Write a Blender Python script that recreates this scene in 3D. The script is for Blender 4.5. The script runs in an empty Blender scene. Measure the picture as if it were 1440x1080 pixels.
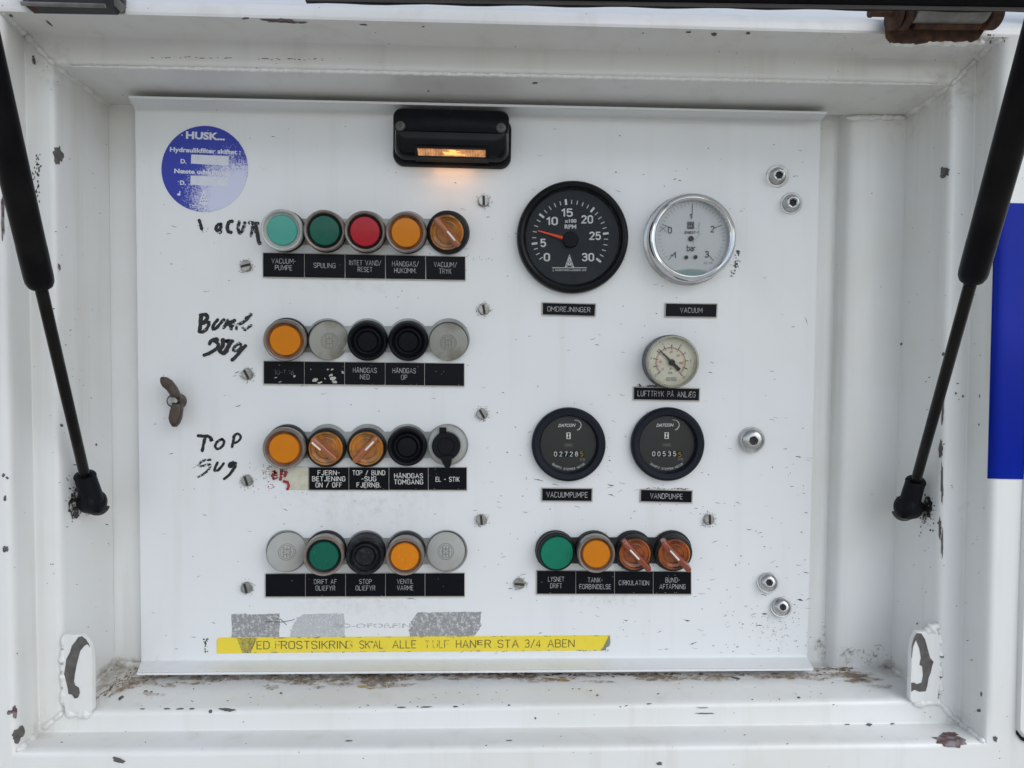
import bpy, bmesh, math, random
from mathutils import Vector, Matrix
from mathutils.bvhtree import BVHTree
R = math.radians
C = bpy.context.scene.collection
random.seed(7)
# ------------------------------------------------------------------ camera
CAM = Vector((0.2580, -0.5268, 0.2273))
PITCH, ROLL, YAW, F = -0.0385, 0.0076, -0.0289, 1000.0
fwd = Vector((-math.sin(YAW)*math.cos(PITCH), math.cos(YAW)*math.cos(PITCH), math.sin(PITCH)))
r0 = Vector((math.cos(YAW), math.sin(YAW), 0)); u0 = r0.cross(fwd)
rt = r0*math.cos(ROLL)+u0*math.sin(ROLL); up = -r0*math.sin(ROLL)+u0*math.cos(ROLL)
cd = bpy.data.cameras.new('camera'); cam = bpy.data.objects.new('camera', cd); C.objects.link(cam)
cd.sensor_width = 36; cd.lens = 25; cd.clip_start = 0.01; cd.clip_end = 2000
cam.matrix_world = Matrix(((rt.x, up.x, -fwd.x, CAM.x), (rt.y, up.y, -fwd.y, CAM.y), (rt.z, up.z, -fwd.z, CAM.z), (0, 0, 0, 1)))
bpy.context.scene.camera = cam
# ------------------------------------------------------------------ sky, sun, exposure
SUN_EL, SUN_AZ = R(42), R(38)
w = bpy.data.worlds.new('World'); bpy.context.scene.world = w; w.use_nodes = True
nt = w.node_tree; bg = nt.nodes['Background']
sky = nt.nodes.new('ShaderNodeTexSky'); sky.sky_type = 'NISHITA'; sky.sun_disc = False
sky.sun_elevation = SUN_EL; sky.sun_rotation = R(180)-SUN_AZ; sky.dust_density = 0.6; sky.air_density = 1.0; sky.ozone_density = 1.0
hs = nt.nodes.new('ShaderNodeHueSaturation'); hs.inputs['Saturation'].default_value = 0.50
nt.links.new(sky.outputs[0], hs.inputs['Color']); nt.links.new(hs.outputs[0], bg.inputs['Color'])
bg.inputs['Strength'].default_value = 0.145
sd = bpy.data.lights.new('sun', 'SUN'); sd.energy = 0.75; sd.angle = R(50); sd.color = (1, .99, .97)
sun = bpy.data.objects.new('sun', sd); C.objects.link(sun)
sdir = Vector((math.sin(SUN_AZ)*math.cos(SUN_EL), -math.cos(SUN_AZ)*math.cos(SUN_EL), math.sin(SUN_EL)))
sun.rotation_euler = sdir.to_track_quat('Z', 'Y').to_euler()
vs = bpy.context.scene.view_settings
vs.view_transform = 'Standard'; vs.look = 'None'; vs.gamma = 1; vs.exposure = 0.50
bpy.context.scene.render.film_transparent = False

# ------------------------------------------------------------------ measuring helpers
def ray(px, py):
    return (fwd*F + rt*(px-720) - up*(py-540))
def U(px, py, h=0.0):
    """point of the plane h metres in front of the panel, along the line of sight of a measured pixel"""
    d = ray(px, py); t = (-h-CAM.y)/d.y
    return CAM + d*t
def K(px, h=0.0): return px*(0.5268-h)/F
NRM = Vector((0, -1, 0))
BASIS = Matrix(((1, 0, 0), (0, 0, -1), (0, 1, 0))).to_4x4()      # local X right, Y up, Z out of the panel
WM = {}
def tag(o, label=None, cat=None, group=None, kind=None):
    if label: o['label'] = label
    if cat: o['category'] = cat
    if group: o['group'] = group
    if kind: o['kind'] = kind
    return o
def thing(name, label, cat, M, group=None):
    o = bpy.data.objects.new(name, None); C.objects.link(o); o.empty_display_size = .01
    o.matrix_world = M; WM[o] = M.copy(); return tag(o, label, cat, group)
def base_at(p, axis=None, spin=0.0):
    z = (axis or NRM).normalized(); x = Vector((1, 0, 0)); y = z.cross(x).normalized(); x = y.cross(z).normalized()
    M = Matrix(((x.x, y.x, z.x, p.x), (x.y, y.y, z.y, p.y), (x.z, y.z, z.z, p.z), (0, 0, 0, 1)))
    return M @ Matrix.Rotation(spin, 4, 'Z')
def mk(name, verts, faces, m, parent=None, world=False, smooth=False, origin=None, sharp=35):
    """one mesh object; verts in the parent's local space, or in world space with world=True"""
    PM = WM[parent] if parent else Matrix.Identity(4)
    if world:
        if origin is None:
            n = len(verts); origin = sum((Vector(v) for v in verts), Vector())/max(n, 1)
        L = PM.inverted() @ Matrix.Translation(origin); inv = (PM @ L).inverted()
        verts = [inv @ Vector(v) for v in verts]
    else: L = Matrix.Identity(4)
    me = bpy.data.meshes.new(name); me.from_pydata([tuple(v) for v in verts], [], faces); me.validate()
    o = bpy.data.objects.new(name, me); C.objects.link(o)
    if m: me.materials.append(m)
    if parent: o.parent = parent
    o.matrix_basis = L; WM[o] = PM @ L
    if smooth: shade(me, sharp)
    return o
def shade(me, sharp=35):
    for p in me.polygons: p.use_smooth = True
    try: me.set_sharp_from_angle(angle=R(sharp))
    except Exception: pass
class G:
    """collects geometry for one mesh"""
    def __init__(s): s.v = []; s.f = []
    def add(s, v, f):
        b = len(s.v); s.v += [Vector(x) for x in v]; s.f += [tuple(i+b for i in q) for q in f]; return s
    def box(s, c, d, M=None):
        x, y, z = c; a, b, e = d[0]/2, d[1]/2, d[2]/2
        v = [Vector((x+i*a, y+j*b, z+k*e)) for i in (-1, 1) for j in (-1, 1) for k in (-1, 1)]
        if M: v = [M @ q for q in v]
        return s.add(v, [(0, 1, 3, 2), (4, 6, 7, 5), (0, 4, 5, 1), (2, 3, 7, 6), (0, 2, 6, 4), (1, 5, 7, 3)])
    def lathe(s, prof, n=40, M=None, rad=None):
        v = []; f = []; rings = []
        for k, (r, z) in enumerate(prof):
            if r <= 1e-7: rings.append([len(v)]); v.append(Vector((0, 0, z)))
            else:
                ring = []
                for i in range(n):
                    a = 2*math.pi*i/n; q = r*(rad(k, a) if rad else 1)
                    ring.append(len(v)); v.append(Vector((q*math.cos(a), q*math.sin(a), z)))
                rings.append(ring)
        for a, b in zip(rings, rings[1:]):
            for i in range(n):
                j = (i+1) % n
                if len(a) == 1 and len(b) == 1: break
                if len(a) == 1: f.append((a[0], b[i], b[j]))
                elif len(b) == 1: f.append((a[i], a[j], b[0]))
                else: f.append((a[i], a[j], b[j], b[i]))
        if M: v = [M @ q for q in v]
        return s.add(v, f)
    def tube(s, p0, p1, ra, rb=None, n=24, prof=None):
        p0 = Vector(p0); p1 = Vector(p1); d = p1-p0; L = d.length; rb = ra if rb is None else rb
        M = Matrix.Translation(p0) @ d.to_track_quat('Z', 'Y').to_matrix().to_4x4()
        return s.lathe(prof or [(0, 0), (ra*.9, 0), (ra, ra*.1), (rb, L-rb*.1), (rb*.9, L), (0, L)], n, M)
    def path(s, pts, r, n=8):
        pts = [Vector(p) for p in pts]; v = []; f = []
        for i, p in enumerate(pts):
            d = (pts[min(i+1, len(pts)-1)]-pts[max(i-1, 0)]).normalized(); q = d.to_track_quat('Z', 'Y')
            rr = r(i) if callable(r) else r
            for k in range(n):
                a = 2*math.pi*k/n; v.append(p+q @ Vector((rr*math.cos(a), rr*math.sin(a), 0)))
        for i in range(len(pts)-1):
            for k in range(n):
                j = (k+1) % n; f.append((i*n+k, i*n+j, (i+1)*n+j, (i+1)*n+k))
        f.append(tuple(range(n))[::-1]); f.append(tuple(range((len(pts)-1)*n, len(pts)*n)))
        return s.add(v, f)
    def loft(s, rings, cap0=True, cap1=True):
        n = len(rings[0]); v = []; f = []
        for r in rings: v += list(r)
        for i in range(len(rings)-1):
            for k in range(n):
                j = (k+1) % n; f.append((i*n+k, i*n+j, (i+1)*n+j, (i+1)*n+k))
        if cap0: f.append(tuple(range(n))[::-1])
        if cap1: f.append(tuple(range((len(rings)-1)*n, len(rings)*n)))
        return s.add(v, f)
    def build(s, name, m, parent=None, world=False, smooth=True, origin=None, sharp=35):
        return mk(name, s.v, s.f, m, parent, world, smooth, origin, sharp)
def rrect(cx, cy, wd, ht, r, z, n=6):
    o = []
    for (sx, sy, a0) in ((1, 1, 0), (-1, 1, 90), (-1, -1, 180), (1, -1, 270)):
        for i in range(n+1):
            a = R(a0+90*i/n); o.append(Vector((cx+sx*(wd/2-r)+r*math.cos(a), cy+sy*(ht/2-r)+r*math.sin(a), z)))
    return o
def prism(g, pts, h0, h1, bev=0.0):
    """px outline at height h1 -> solid down to h0, with an optional small chamfer; world space"""
    top = [U(x, y, h1) for x, y in pts]
    if sum((top[i].x*top[(i+1) % len(top)].z-top[(i+1) % len(top)].x*top[i].z) for i in range(len(top))) < 0: top = top[::-1]
    c = sum(top, Vector())/len(top)
    def at(q, h): return Vector((q.x, -h, q.z))
    rings = [[at(q, h0) for q in top], [at(q, h1-bev) for q in top]] if bev else [[at(q, h0) for q in top]]
    rings.append([at(q+(c-q).normalized()*bev*.8, h1) for q in top])
    return g.loft(rings)

# ------------------------------------------------------------------ materials
MATS = {}
def nodes(m): m.use_nodes = True; return m.node_tree, m.node_tree.nodes, m.node_tree.links
def mat(name, col, rough=.45, metal=0.0, var=.12, scale=60, bump=.05, bscale=400, coat=0.0, spec=.5, rvar=.15, col2=None, thr=(.35, .7), trans=0.0, emis=None, es=0, sss=0):
    if name in MATS: return MATS[name]
    m = bpy.data.materials.new(name); t, N, L = nodes(m); b = N['Principled BSDF']
    tc = N.new('ShaderNodeTexCoord'); nz = N.new('ShaderNodeTexNoise'); nz.inputs['Scale'].default_value = scale; nz.inputs['Detail'].default_value = 6
    L.new(tc.outputs['Object'], nz.inputs['Vector'])
    mr = N.new('ShaderNodeMapRange'); mr.inputs[1].default_value = thr[0]; mr.inputs[2].default_value = thr[1]
    L.new(nz.outputs['Fac'], mr.inputs[0])
    mx = N.new('ShaderNodeMix'); mx.data_type = 'RGBA'
    c2 = col2 or tuple(c*(1-var) for c in col); mx.inputs[6].default_value = (*col, 1); mx.inputs[7].default_value = (*c2, 1)
    L.new(mr.outputs[0], mx.inputs[0]); L.new(mx.outputs[2], b.inputs['Base Color'])
    r2 = N.new('ShaderNodeMapRange'); r2.inputs[3].default_value = max(0.02, rough-rvar/2); r2.inputs[4].default_value = min(1, rough+rvar/2)
    L.new(nz.outputs['Fac'], r2.inputs[0]); L.new(r2.outputs[0], b.inputs['Roughness'])
    b.inputs['Metallic'].default_value = metal; b.inputs['Coat Weight'].default_value = coat; b.inputs['Specular IOR Level'].default_value = spec
    if trans: b.inputs['Transmission Weight'].default_value = trans
    if sss: b.inputs['Subsurface Weight'].default_value = sss; b.inputs['Subsurface Scale'].default_value = .003
    if emis: b.inputs['Emission Color'].default_value = (*emis, 1); b.inputs['Emission Strength'].default_value = es
    if bump:
        n2 = N.new('ShaderNodeTexNoise'); n2.inputs['Scale'].default_value = bscale; n2.inputs['Detail'].default_value = 4
        L.new(tc.outputs['Object'], n2.inputs['Vector'])
        bp = N.new('ShaderNodeBump'); bp.inputs['Strength'].default_value = bump; bp.inputs['Distance'].default_value = .001
        L.new(n2.outputs['Fac'], bp.inputs['Height']); L.new(bp.outputs[0], b.inputs['Normal'])
    MATS[name] = m; return m
def white_paint(name, base, blobs, ledge=None, specks=.5, rough=.32, streak=.5, stains=.35, bumpd=.0006):
    """gloss white paint with yellowed film, rain streaks, black specks and dirt gathered round the given points"""
    m = bpy.data.materials.new(name); t, N, L = nodes(m); b = N['Principled BSDF']
    ge = N.new('ShaderNodeNewGeometry'); P = ge.outputs['Position']
    def noise(scale, detail=6, sc=(1, 1, 1), rough_=.6):
        mp = N.new('ShaderNodeMapping'); mp.inputs['Scale'].default_value = sc; L.new(P, mp.inputs['Vector'])
        q = N.new('ShaderNodeTexNoise'); q.inputs['Scale'].default_value = scale; q.inputs['Detail'].default_value = detail; q.inputs['Roughness'].default_value = rough_
        L.new(mp.outputs[0], q.inputs['Vector']); return q.outputs['Fac']
    def rng(x, a, b_, c=0.0, d=1.0, smooth=True):
        q = N.new('ShaderNodeMapRange'); q.inputs[1].default_value = a; q.inputs[2].default_value = b_; q.inputs[3].default_value = c; q.inputs[4].default_value = d
        if smooth: q.interpolation_type = 'SMOOTHSTEP'
        L.new(x, q.inputs[0]); return q.outputs[0]
    def op(o, x, y):
        q = N.new('ShaderNodeMath'); q.operation = o
        for i, s in enumerate((x, y)):
            if isinstance(s, (int, float)): q.inputs[i].default_value = s
            else: L.new(s, q.inputs[i])
        return q.outputs[0]
    def mix(f, a, c):
        q = N.new('ShaderNodeMix'); q.data_type = 'RGBA'; L.new(f, q.inputs[0])
        if isinstance(a, tuple): q.inputs[6].default_value = (*a, 1)
        else: L.new(a, q.inputs[6])
        q.inputs[7].default_value = (*c, 1); return q.outputs[2]
    big = noise(9, 4); fine = noise(900, 3); grime = noise(140, 8, (1, 1, 1), .75)
    stre = noise(60, 5, (1.0, 1.0, .06))
    col = mix(rng(big, .35, .75, 0, stains), base, tuple(base[i]*k for i, k in enumerate((.93, .915, .86))))
    col = mix(rng(stre, .5, .75, 0, .22*streak), col, (.42, .38, .30))
    # tiny black specks, clustered
    vo = N.new('ShaderNodeTexVoronoi'); vo.inputs['Scale'].default_value = 130; L.new(P, vo.inputs['Vector'])
    sp = op('MULTIPLY', rng(vo.outputs['Distance'], .10, .05), rng(noise(45, 3), .56, .62))
    col = mix(op('MULTIPLY', sp, specks), col, (.07, .06, .05))
    # dirt
    dirt = None
    for (p, r_, s_, flat) in blobs:
        vm = N.new('ShaderNodeVectorMath'); vm.operation = 'SUBTRACT'; L.new(P, vm.inputs[0]); vm.inputs[1].default_value = p
        v2 = N.new('ShaderNodeVectorMath'); v2.operation = 'MULTIPLY'; L.new(vm.outputs[0], v2.inputs[0]); v2.inputs[1].default_value = flat
        v3 = N.new('ShaderNodeVectorMath'); v3.operation = 'LENGTH'; L.new(v2.outputs[0], v3.inputs[0])
        q = rng(v3.outputs['Value'], r_, r_*.1, 0, s_)
        dirt = q if dirt is None else op('MAXIMUM', dirt, q)
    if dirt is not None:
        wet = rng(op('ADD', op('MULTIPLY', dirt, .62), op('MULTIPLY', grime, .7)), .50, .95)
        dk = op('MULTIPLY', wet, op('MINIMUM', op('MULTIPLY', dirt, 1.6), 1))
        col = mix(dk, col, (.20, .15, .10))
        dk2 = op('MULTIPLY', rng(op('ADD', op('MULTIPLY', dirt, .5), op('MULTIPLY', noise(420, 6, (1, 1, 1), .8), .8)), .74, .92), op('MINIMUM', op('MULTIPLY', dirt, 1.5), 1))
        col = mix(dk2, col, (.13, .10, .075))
    L.new(col, b.inputs['Base Color'])
    L.new(rng(big, .2, .8, rough-.05, rough+.15), b.inputs['Roughness'])
    b.inputs['Coat Weight'].default_value = .25; b.inputs['Coat Roughness'].default_value = .12
    bp = N.new('ShaderNodeBump'); bp.inputs['Strength'].default_value = .35; bp.inputs['Distance'].default_value = bumpd
    L.new(op('ADD', op('MULTIPLY', noise(55, 3), .7), op('MULTIPLY', fine, .12)), bp.inputs['Height']); L.new(bp.outputs[0], b.inputs['Normal'])
    MATS[name] = m; return m
def faded(name, ink, density=(.42, .58), scale=700, rough=.5):
    """ink that has partly rubbed off: opaque flecks with gaps"""
    m = bpy.data.materials.new(name); t, N, L = nodes(m); b = N['Principled BSDF']; out = N['Material Output']
    b.inputs['Base Color'].default_value = (*ink, 1); b.inputs['Roughness'].default_value = rough
    tr = N.new('ShaderNodeBsdfTransparent'); ms = N.new('ShaderNodeMixShader'); ge = N.new('ShaderNodeNewGeometry')
    nz = N.new('ShaderNodeTexNoise'); nz.inputs['Scale'].default_value = scale; nz.inputs['Detail'].default_value = 5; nz.inputs['Roughness'].default_value = .7
    L.new(ge.outputs['Position'], nz.inputs['Vector']); mr = N.new('ShaderNodeMapRange'); mr.inputs[1].default_value = density[0]; mr.inputs[2].default_value = density[1]
    L.new(nz.outputs['Fac'], mr.inputs[0]); L.new(mr.outputs[0], ms.inputs[0]); L.new(tr.outputs[0], ms.inputs[1]); L.new(b.outputs[0], ms.inputs[2]); L.new(ms.outputs[0], out.inputs['Surface'])
    MATS[name] = m; return m
def pane_glass(name, refl=1.0, tint=(1, 1, 1), rough=.03):
    m = bpy.data.materials.new(name); t, N, L = nodes(m); N.remove(N['Principled BSDF']); out = N['Material Output']
    tr = N.new('ShaderNodeBsdfTransparent'); tr.inputs[0].default_value = (*tint, 1); gl = N.new('ShaderNodeBsdfGlossy'); gl.inputs['Roughness'].default_value = rough
    fr = N.new('ShaderNodeFresnel'); fr.inputs[0].default_value = 1.5; mu = N.new('ShaderNodeMath'); mu.operation = 'MULTIPLY'; mu.inputs[1].default_value = refl
    ms = N.new('ShaderNodeMixShader'); L.new(fr.outputs[0], mu.inputs[0]); L.new(mu.outputs[0], ms.inputs[0]); L.new(tr.outputs[0], ms.inputs[1]); L.new(gl.outputs[0], ms.inputs[2]); L.new(ms.outputs[0], out.inputs['Surface'])
    MATS[name] = m; return m
#MATLIST
M_black = mat('black_plastic', (.006, .0065, .009), .42, var=.3, scale=90, bump=.08, spec=.12)
M_blackg = mat('gloss_black', (.008, .009, .011), .22, var=.3, scale=60, bump=.04, spec=.16)
M_tube = mat('black_enamel', (.002, .002, .003), .36, var=.2, scale=25, bump=.05, col2=(.012, .010, .010), thr=(.55, .8), spec=.12)
M_rod = mat('oiled_rod', (.014, .013, .012), .25, metal=.3, col2=(.006, .005, .005), scale=40, bump=.03, spec=.16)
M_label = mat('engraving_black', (.004, .0045, .008), .38, var=.3, scale=50, bump=.03, spec=.12)
M_laminate = mat('label_core', (.50, .48, .42), .5, var=.2, scale=90)
M_eng = mat('engraved_grey', (.50, .51, .50), .6, col2=(.30, .30, .30), scale=300, thr=(.4, .65), bump=0)
M_engf = mat('engraved_faint', (.16, .165, .17), .6, col2=(.02, .02, .025), scale=500, thr=(.4, .6), bump=0)
M_print = mat('white_print', (.72, .72, .68), .5, var=.3, scale=400, bump=0)
M_tick = mat('dial_white', (.55, .57, .56), .5, var=.2, scale=200, bump=0)
M_dimp = mat('dim_print', (.20, .21, .21), .5, var=.3, scale=400, bump=0)
M_plate = mat('holder_grey', (.36, .37, .36), .38, metal=.35, var=.35, scale=50, bump=.05)
M_plated = mat('holder_dark', (.05, .052, .052), .4, metal=.3, var=.3, scale=50, bump=.05, spec=.16)
M_collar = mat('collar_dark', (.020, .021, .023), .35, var=.3, scale=80, bump=.05, spec=.16)
M_guard = mat('guard_smoke', (.20, .165, .14), .30, col2=(.09, .075, .065), scale=60, thr=(.45, .75), coat=.4, bump=.06, sss=.2)
M_guardw = mat('guard_clear', (.50, .52, .50), .28, col2=(.33, .35, .34), scale=50, coat=.4, bump=.05, sss=.3)
M_guardo = mat('guard_amber_rim', (.26, .11, .05), .35, col2=(.10, .05, .035), scale=120, coat=.08, spec=.25)
M_blank = mat('blank_grey', (.36, .365, .345), .5, col2=(.30, .295, .26), scale=45, thr=(.45, .8), bump=.1)
M_blankd = mat('blank_dirty', (.29, .29, .26), .55, col2=(.15, .13, .085), scale=55, thr=(.5, .72), bump=.1)
M_emb = mat('emblem_grime', (.20, .195, .17), .6, bump=0)  # darker tone paints in the shade of the raised emblem
M_teal = mat('lens_teal', (.07, .34, .28), .3, var=.15, scale=30, coat=.08, spec=.25)
M_green = mat('lens_dark_green', (.002, .10, .065), .28, var=.3, scale=40, coat=.08, spec=.25)
M_greens = mat('lens_scratched_green', (.002, .10, .065), .35, col2=(.12, .30, .24), scale=700, thr=(.66, .74), coat=.05, spec=.25)
M_green2 = mat('lens_green', (.004, .19, .11), .28, var=.25, scale=40, coat=.08, spec=.25)
M_red = mat('lens_red', (.40, .008, .02), .28, var=.2, scale=40, coat=.08, spec=.25)
M_amber = mat('lens_amber', (.60, .19, .004), .3, var=.12, scale=40, coat=.08, spec=.25)
M_ambers = mat('lens_worn_amber', (.64, .20, .004), .35, col2=(.80, .42, .12), scale=600, thr=(.66, .74), coat=.05, spec=.25)
M_sel = mat('selector_amber', (.54, .20, .014), .3, col2=(.22, .10, .02), scale=130, thr=(.38, .68), coat=.5, sss=.2)
M_seld = mat('selector_deep_amber', (.46, .11, .008), .3, col2=(.12, .028, .008), scale=120, thr=(.38, .68), coat=.5, sss=.2)
M_lev = mat('lever_amber', (.34, .115, .035), .28, col2=(.30, .09, .03), scale=70, coat=.6, sss=.3)
M_levd = mat('lever_red_amber', (.27, .055, .022), .28, col2=(.15, .03, .015), scale=70, coat=.6, sss=.3)
M_ins = mat('lever_mark', (.85, .75, .68), .4, var=.1)
M_insd = mat('lever_groove', (.30, .10, .03), .4, var=.2)
M_chrome = mat('chrome', (.72, .73, .74), .12, metal=1, var=.1, scale=60, bump=.02, rvar=.08)
M_steel = mat('dull_steel', (.40, .40, .39), .36, metal=.9, col2=(.20, .19, .17), scale=250, thr=(.4, .75), bump=.12)
M_stain = mat('stainless', (.55, .55, .55), .28, metal=1, var=.3, scale=120, bump=.06)
M_slot = mat('slot_dark', (.05, .045, .04), .7, bump=.1)
M_nut = mat('brown_steel', (.085, .068, .058), .45, metal=.5, col2=(.06, .035, .025), scale=160, bump=.2, bscale=600)
M_rust = mat('rust', (.045, .022, .015), .8, col2=(.13, .058, .03), scale=160, thr=(.4, .7), bump=.6, bscale=300)
M_hinge = mat('grey_oily_steel', (.10, .10, .10), .45, metal=.4, col2=(.05, .04, .035), scale=90, bump=.2)
M_hingel = mat('scuffed_steel', (.30, .30, .29), .45, metal=.4, col2=(.15, .14, .13), scale=70, bump=.2)
M_chip = mat('bare_primer', (.12, .115, .11), .6, col2=(.065, .055, .05), scale=200, bump=.3)
M_chipr = mat('red_primer', (.10, .045, .045), .6, col2=(.20, .19, .20), scale=150, thr=(.45, .6), bump=.3)
M_fleck = mat('dark_flecks', (.075, .07, .06), .7, var=.4, scale=300, bump=0)
M_fleckl = mat('pale_flecks', (.30, .29, .27), .7, var=.4, scale=300, bump=0)
M_blue = mat('blue_film', (.0006, .016, .31), .2, var=.2, scale=14, coat=.0, spec=.12, bump=.06, bscale=60)
M_navy = mat('navy_bezel', (.011, .014, .022), .38, var=.3, scale=60, bump=.06, spec=.16)
M_dialb = mat('dial_black', (.013, .016, .021), .5, var=.2, bump=.03, spec=.16)
M_dialw = mat('dial_pale', (.52, .545, .55), .5, var=.08, scale=20, bump=0)
M_dialc = mat('dial_cream', (.64, .62, .50), .5, col2=(.50, .48, .36), scale=40, bump=0)
M_ink = mat('dial_ink', (.03, .032, .035), .5, bump=0, spec=.16)
M_inkl = mat('dial_ink_light', (.22, .23, .24), .5, bump=0)
M_redp = mat('red_print', (.42, .06, .06), .5, bump=0)
M_needle = mat('needle_orange', (.80, .07, .015), .4, var=.1, emis=(.8, .05, .01), es=0)
M_yel = mat('drum_yellow', (.26, .18, .02), .5, bump=0)
M_oring = mat('tape_yellow', (.80, .63, .045), .45, col2=(.68, .54, .06), scale=90, thr=(.55, .8), bump=.06)
M_glass = pane_glass('gauge_glass', .45); M_glassd = pane_glass('gauge_glass_dark', .13)
M_fluid = pane_glass('gauge_fluid', .3, (.62, .74, .72))
M_clearp = pane_glass('clear_plastic', 1.2, (.80, .79, .72), .15)
M_mark = faded('marker_ink', (.008, .008, .01), (.30, .42), 420)
M_mark2 = faded('worn_marker_ink', (.008, .008, .01), (.40, .50), 520)
M_markf = faded('faint_pen', (.10, .13, .16), (.50, .62), 500)
M_redink = faded('red_ink', (.30, .010, .025), (.38, .50), 500)
M_tapeg = faded('tape_residue', (.28, .275, .28), (.30, .66), 330)
M_tapel = faded('pale_residue', (.50, .51, .52), (.2, .8), 500)
M_stampf = faded('ghost_lettering', (.50, .50, .50), (.40, .62), 400)
M_grease = faded('old_grease', (.012, .009, .007), (.40, .52), 380)
M_lampg = mat('lamp_lens', (.8, .45, .22), .3, col2=(.35, .16, .07), scale=260, thr=(.4, .65), emis=(1.0, .42, .14), es=.13)
M_lampb = mat('lamp_filament_glow', (1, .55, .2), .3, emis=(1.0, .50, .12), es=.9)
M_rubber = mat('seal_rubber', (.010, .010, .011), .6, spec=.15, var=.2, bump=.1)
M_torn = mat('torn_label', (.60, .58, .48), .6, col2=(.42, .39, .27), scale=70, thr=(.45, .7), bump=.1)
M_bounce = mat('asphalt', (.54, .50, .43), .9, var=.3, scale=6, bump=.2, bscale=50)  # pale ground tone, raised to throw light onto downward faces

# ------------------------------------------------------------------ setting: unseen ground below the truck, added and kept pale to bounce light up
gz = -1.05
mk('ground', [(-400, -400, gz), (400, -400, gz), (400, 400, gz), (-400, 400, gz)], [(0, 1, 2, 3)], M_bounce)['kind'] = 'structure'

# ------------------------------------------------------------------ truck body with the stepped recess
def loop(pts, hs): return [U(p[0], p[1], h) for p, h in zip(pts, hs)]
HB, H1, H3 = -.009, .053, .079
L0 = loop([(152, 147), (1275, 163), (1253, 938), (161, 935)], [HB, .004, .004, HB])
L1 = loop([(76, 91), (1338, 119), (1316, 984), (88, 1002)], [H1]*4)
L2 = loop([(34, 47), (1373, 84), (1350, 1017), (55, 1030)], [H1]*4)
L3 = loop([(3, 16), (1408, 52), (1385, 1044), (23, 1057)], [H3]*4)
L4 = loop([(-420, 1), (1950, 62), (1950, 1500), (-420, 1500)], [H3]*4)
loops = [L0, L1, L2, L3, L4]; rr = [0, .0055, .0016, .0065, 0]
rings = []
for i, Lp in enumerate(loops):
    if rr[i] == 0: rings.append(Lp); continue
    for k in range(7):
        t = k/6; ring = []
        for c in range(4):
            p = Lp[c]; a = p+(loops[i-1][c]-p).normalized()*rr[i]; b = p+(loops[i+1][c]-p).normalized()*rr[i]
            ring.append(a*(1-t)**2+p*2*t*(1-t)+b*t*t)
        rings.append(ring)
def rowp(a, b, n): return [a.lerp(b, i/n) for i in range(n+1)]
g = G(); NS = 14
full = []
for ring in rings:
    q = []
    for c in range(4):
        for k in range(NS): q.append(ring[c].lerp(ring[(c+1) % 4], k/NS))
    full.append(q)
g.loft(full, False, False)
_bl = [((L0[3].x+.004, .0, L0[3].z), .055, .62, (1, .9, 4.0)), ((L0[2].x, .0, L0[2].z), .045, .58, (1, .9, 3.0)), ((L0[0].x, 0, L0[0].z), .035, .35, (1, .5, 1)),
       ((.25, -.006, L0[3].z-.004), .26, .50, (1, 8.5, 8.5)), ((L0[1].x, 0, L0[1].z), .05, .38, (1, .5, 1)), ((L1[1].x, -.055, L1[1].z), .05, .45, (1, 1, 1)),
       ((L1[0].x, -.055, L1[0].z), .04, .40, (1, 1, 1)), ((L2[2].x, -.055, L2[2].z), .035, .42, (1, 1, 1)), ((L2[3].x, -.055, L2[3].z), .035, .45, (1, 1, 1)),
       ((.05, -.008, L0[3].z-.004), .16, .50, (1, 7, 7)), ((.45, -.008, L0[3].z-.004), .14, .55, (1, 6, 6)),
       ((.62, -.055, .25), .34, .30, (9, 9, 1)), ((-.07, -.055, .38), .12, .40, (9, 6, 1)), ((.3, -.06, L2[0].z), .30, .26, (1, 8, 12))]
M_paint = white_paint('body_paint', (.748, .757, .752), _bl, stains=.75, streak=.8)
M_panel = white_paint('panel_paint', (.74, .758, .770), [((.16, 0, U(0,372,0).z), .14, .36, (1, 1, 3)), ((.16, 0, U(0,700,0).z), .15, .36, (1, 1, 2.5)), ((.16, 0, U(0,845,0).z), .14, .38, (1, 1, 4)), ((.345, 0, U(0,842,0).z), .09, .38, (1, 1, 4)), ((.0, 0, -.01), .06, .45, (1, 1, 2.0)), ((.25, -.02, -.012), .30, .62, (1, 2, 14)), ((.48, 0, .05), .05, .25, (1, 1, .6))], specks=.45, rough=.36, streak=.45, stains=.3, bumpd=.0003)
body = thing('truck_body', 'white painted truck side wall with a deep stepped recess around the control panel', 'truck body', Matrix.Translation(U(700, 1010, H1)))
frame = g.build('recess_frame', M_paint, body, world=True, sharp=50)
bvh = BVHTree.FromPolygons(g.v, g.f)
def hit(px, py, off=.0002):
    p, n, i, d = bvh.ray_cast(CAM, ray(px, py).normalized())
    if p is None: return None
    if n.dot(ray(px, py)) > 0: n = -n
    return p+n*off
# back wall behind the panel
g = G(); zb = HB+.001
g.add([U(120, 110, HB-.0005), U(1190, 110, HB-.0005), U(1190, 965, HB-.0005), U(120, 965, HB-.0005)], [(0, 3, 2, 1)])
g.build('back_wall', M_paint, body, world=True)
# body skin above the recess bends back like a roof edge
g = G(); pr = [(0, 0), (.0012, .0045), (.0042, .0085), (.009, .0112), (.30, .178)]; v = []
for (b_, u_) in pr: v += rowp(L4[0]+Vector((0, b_, u_)), L4[1]+Vector((0, b_, u_)), 12)
g.add(v, [(j*13+i, j*13+i+1, (j+1)*13+i+1, (j+1)*13+i) for j in range(len(pr)-1) for i in range(12)]); g.build('sloping_skin', M_paint, body, world=True, sharp=60)
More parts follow.
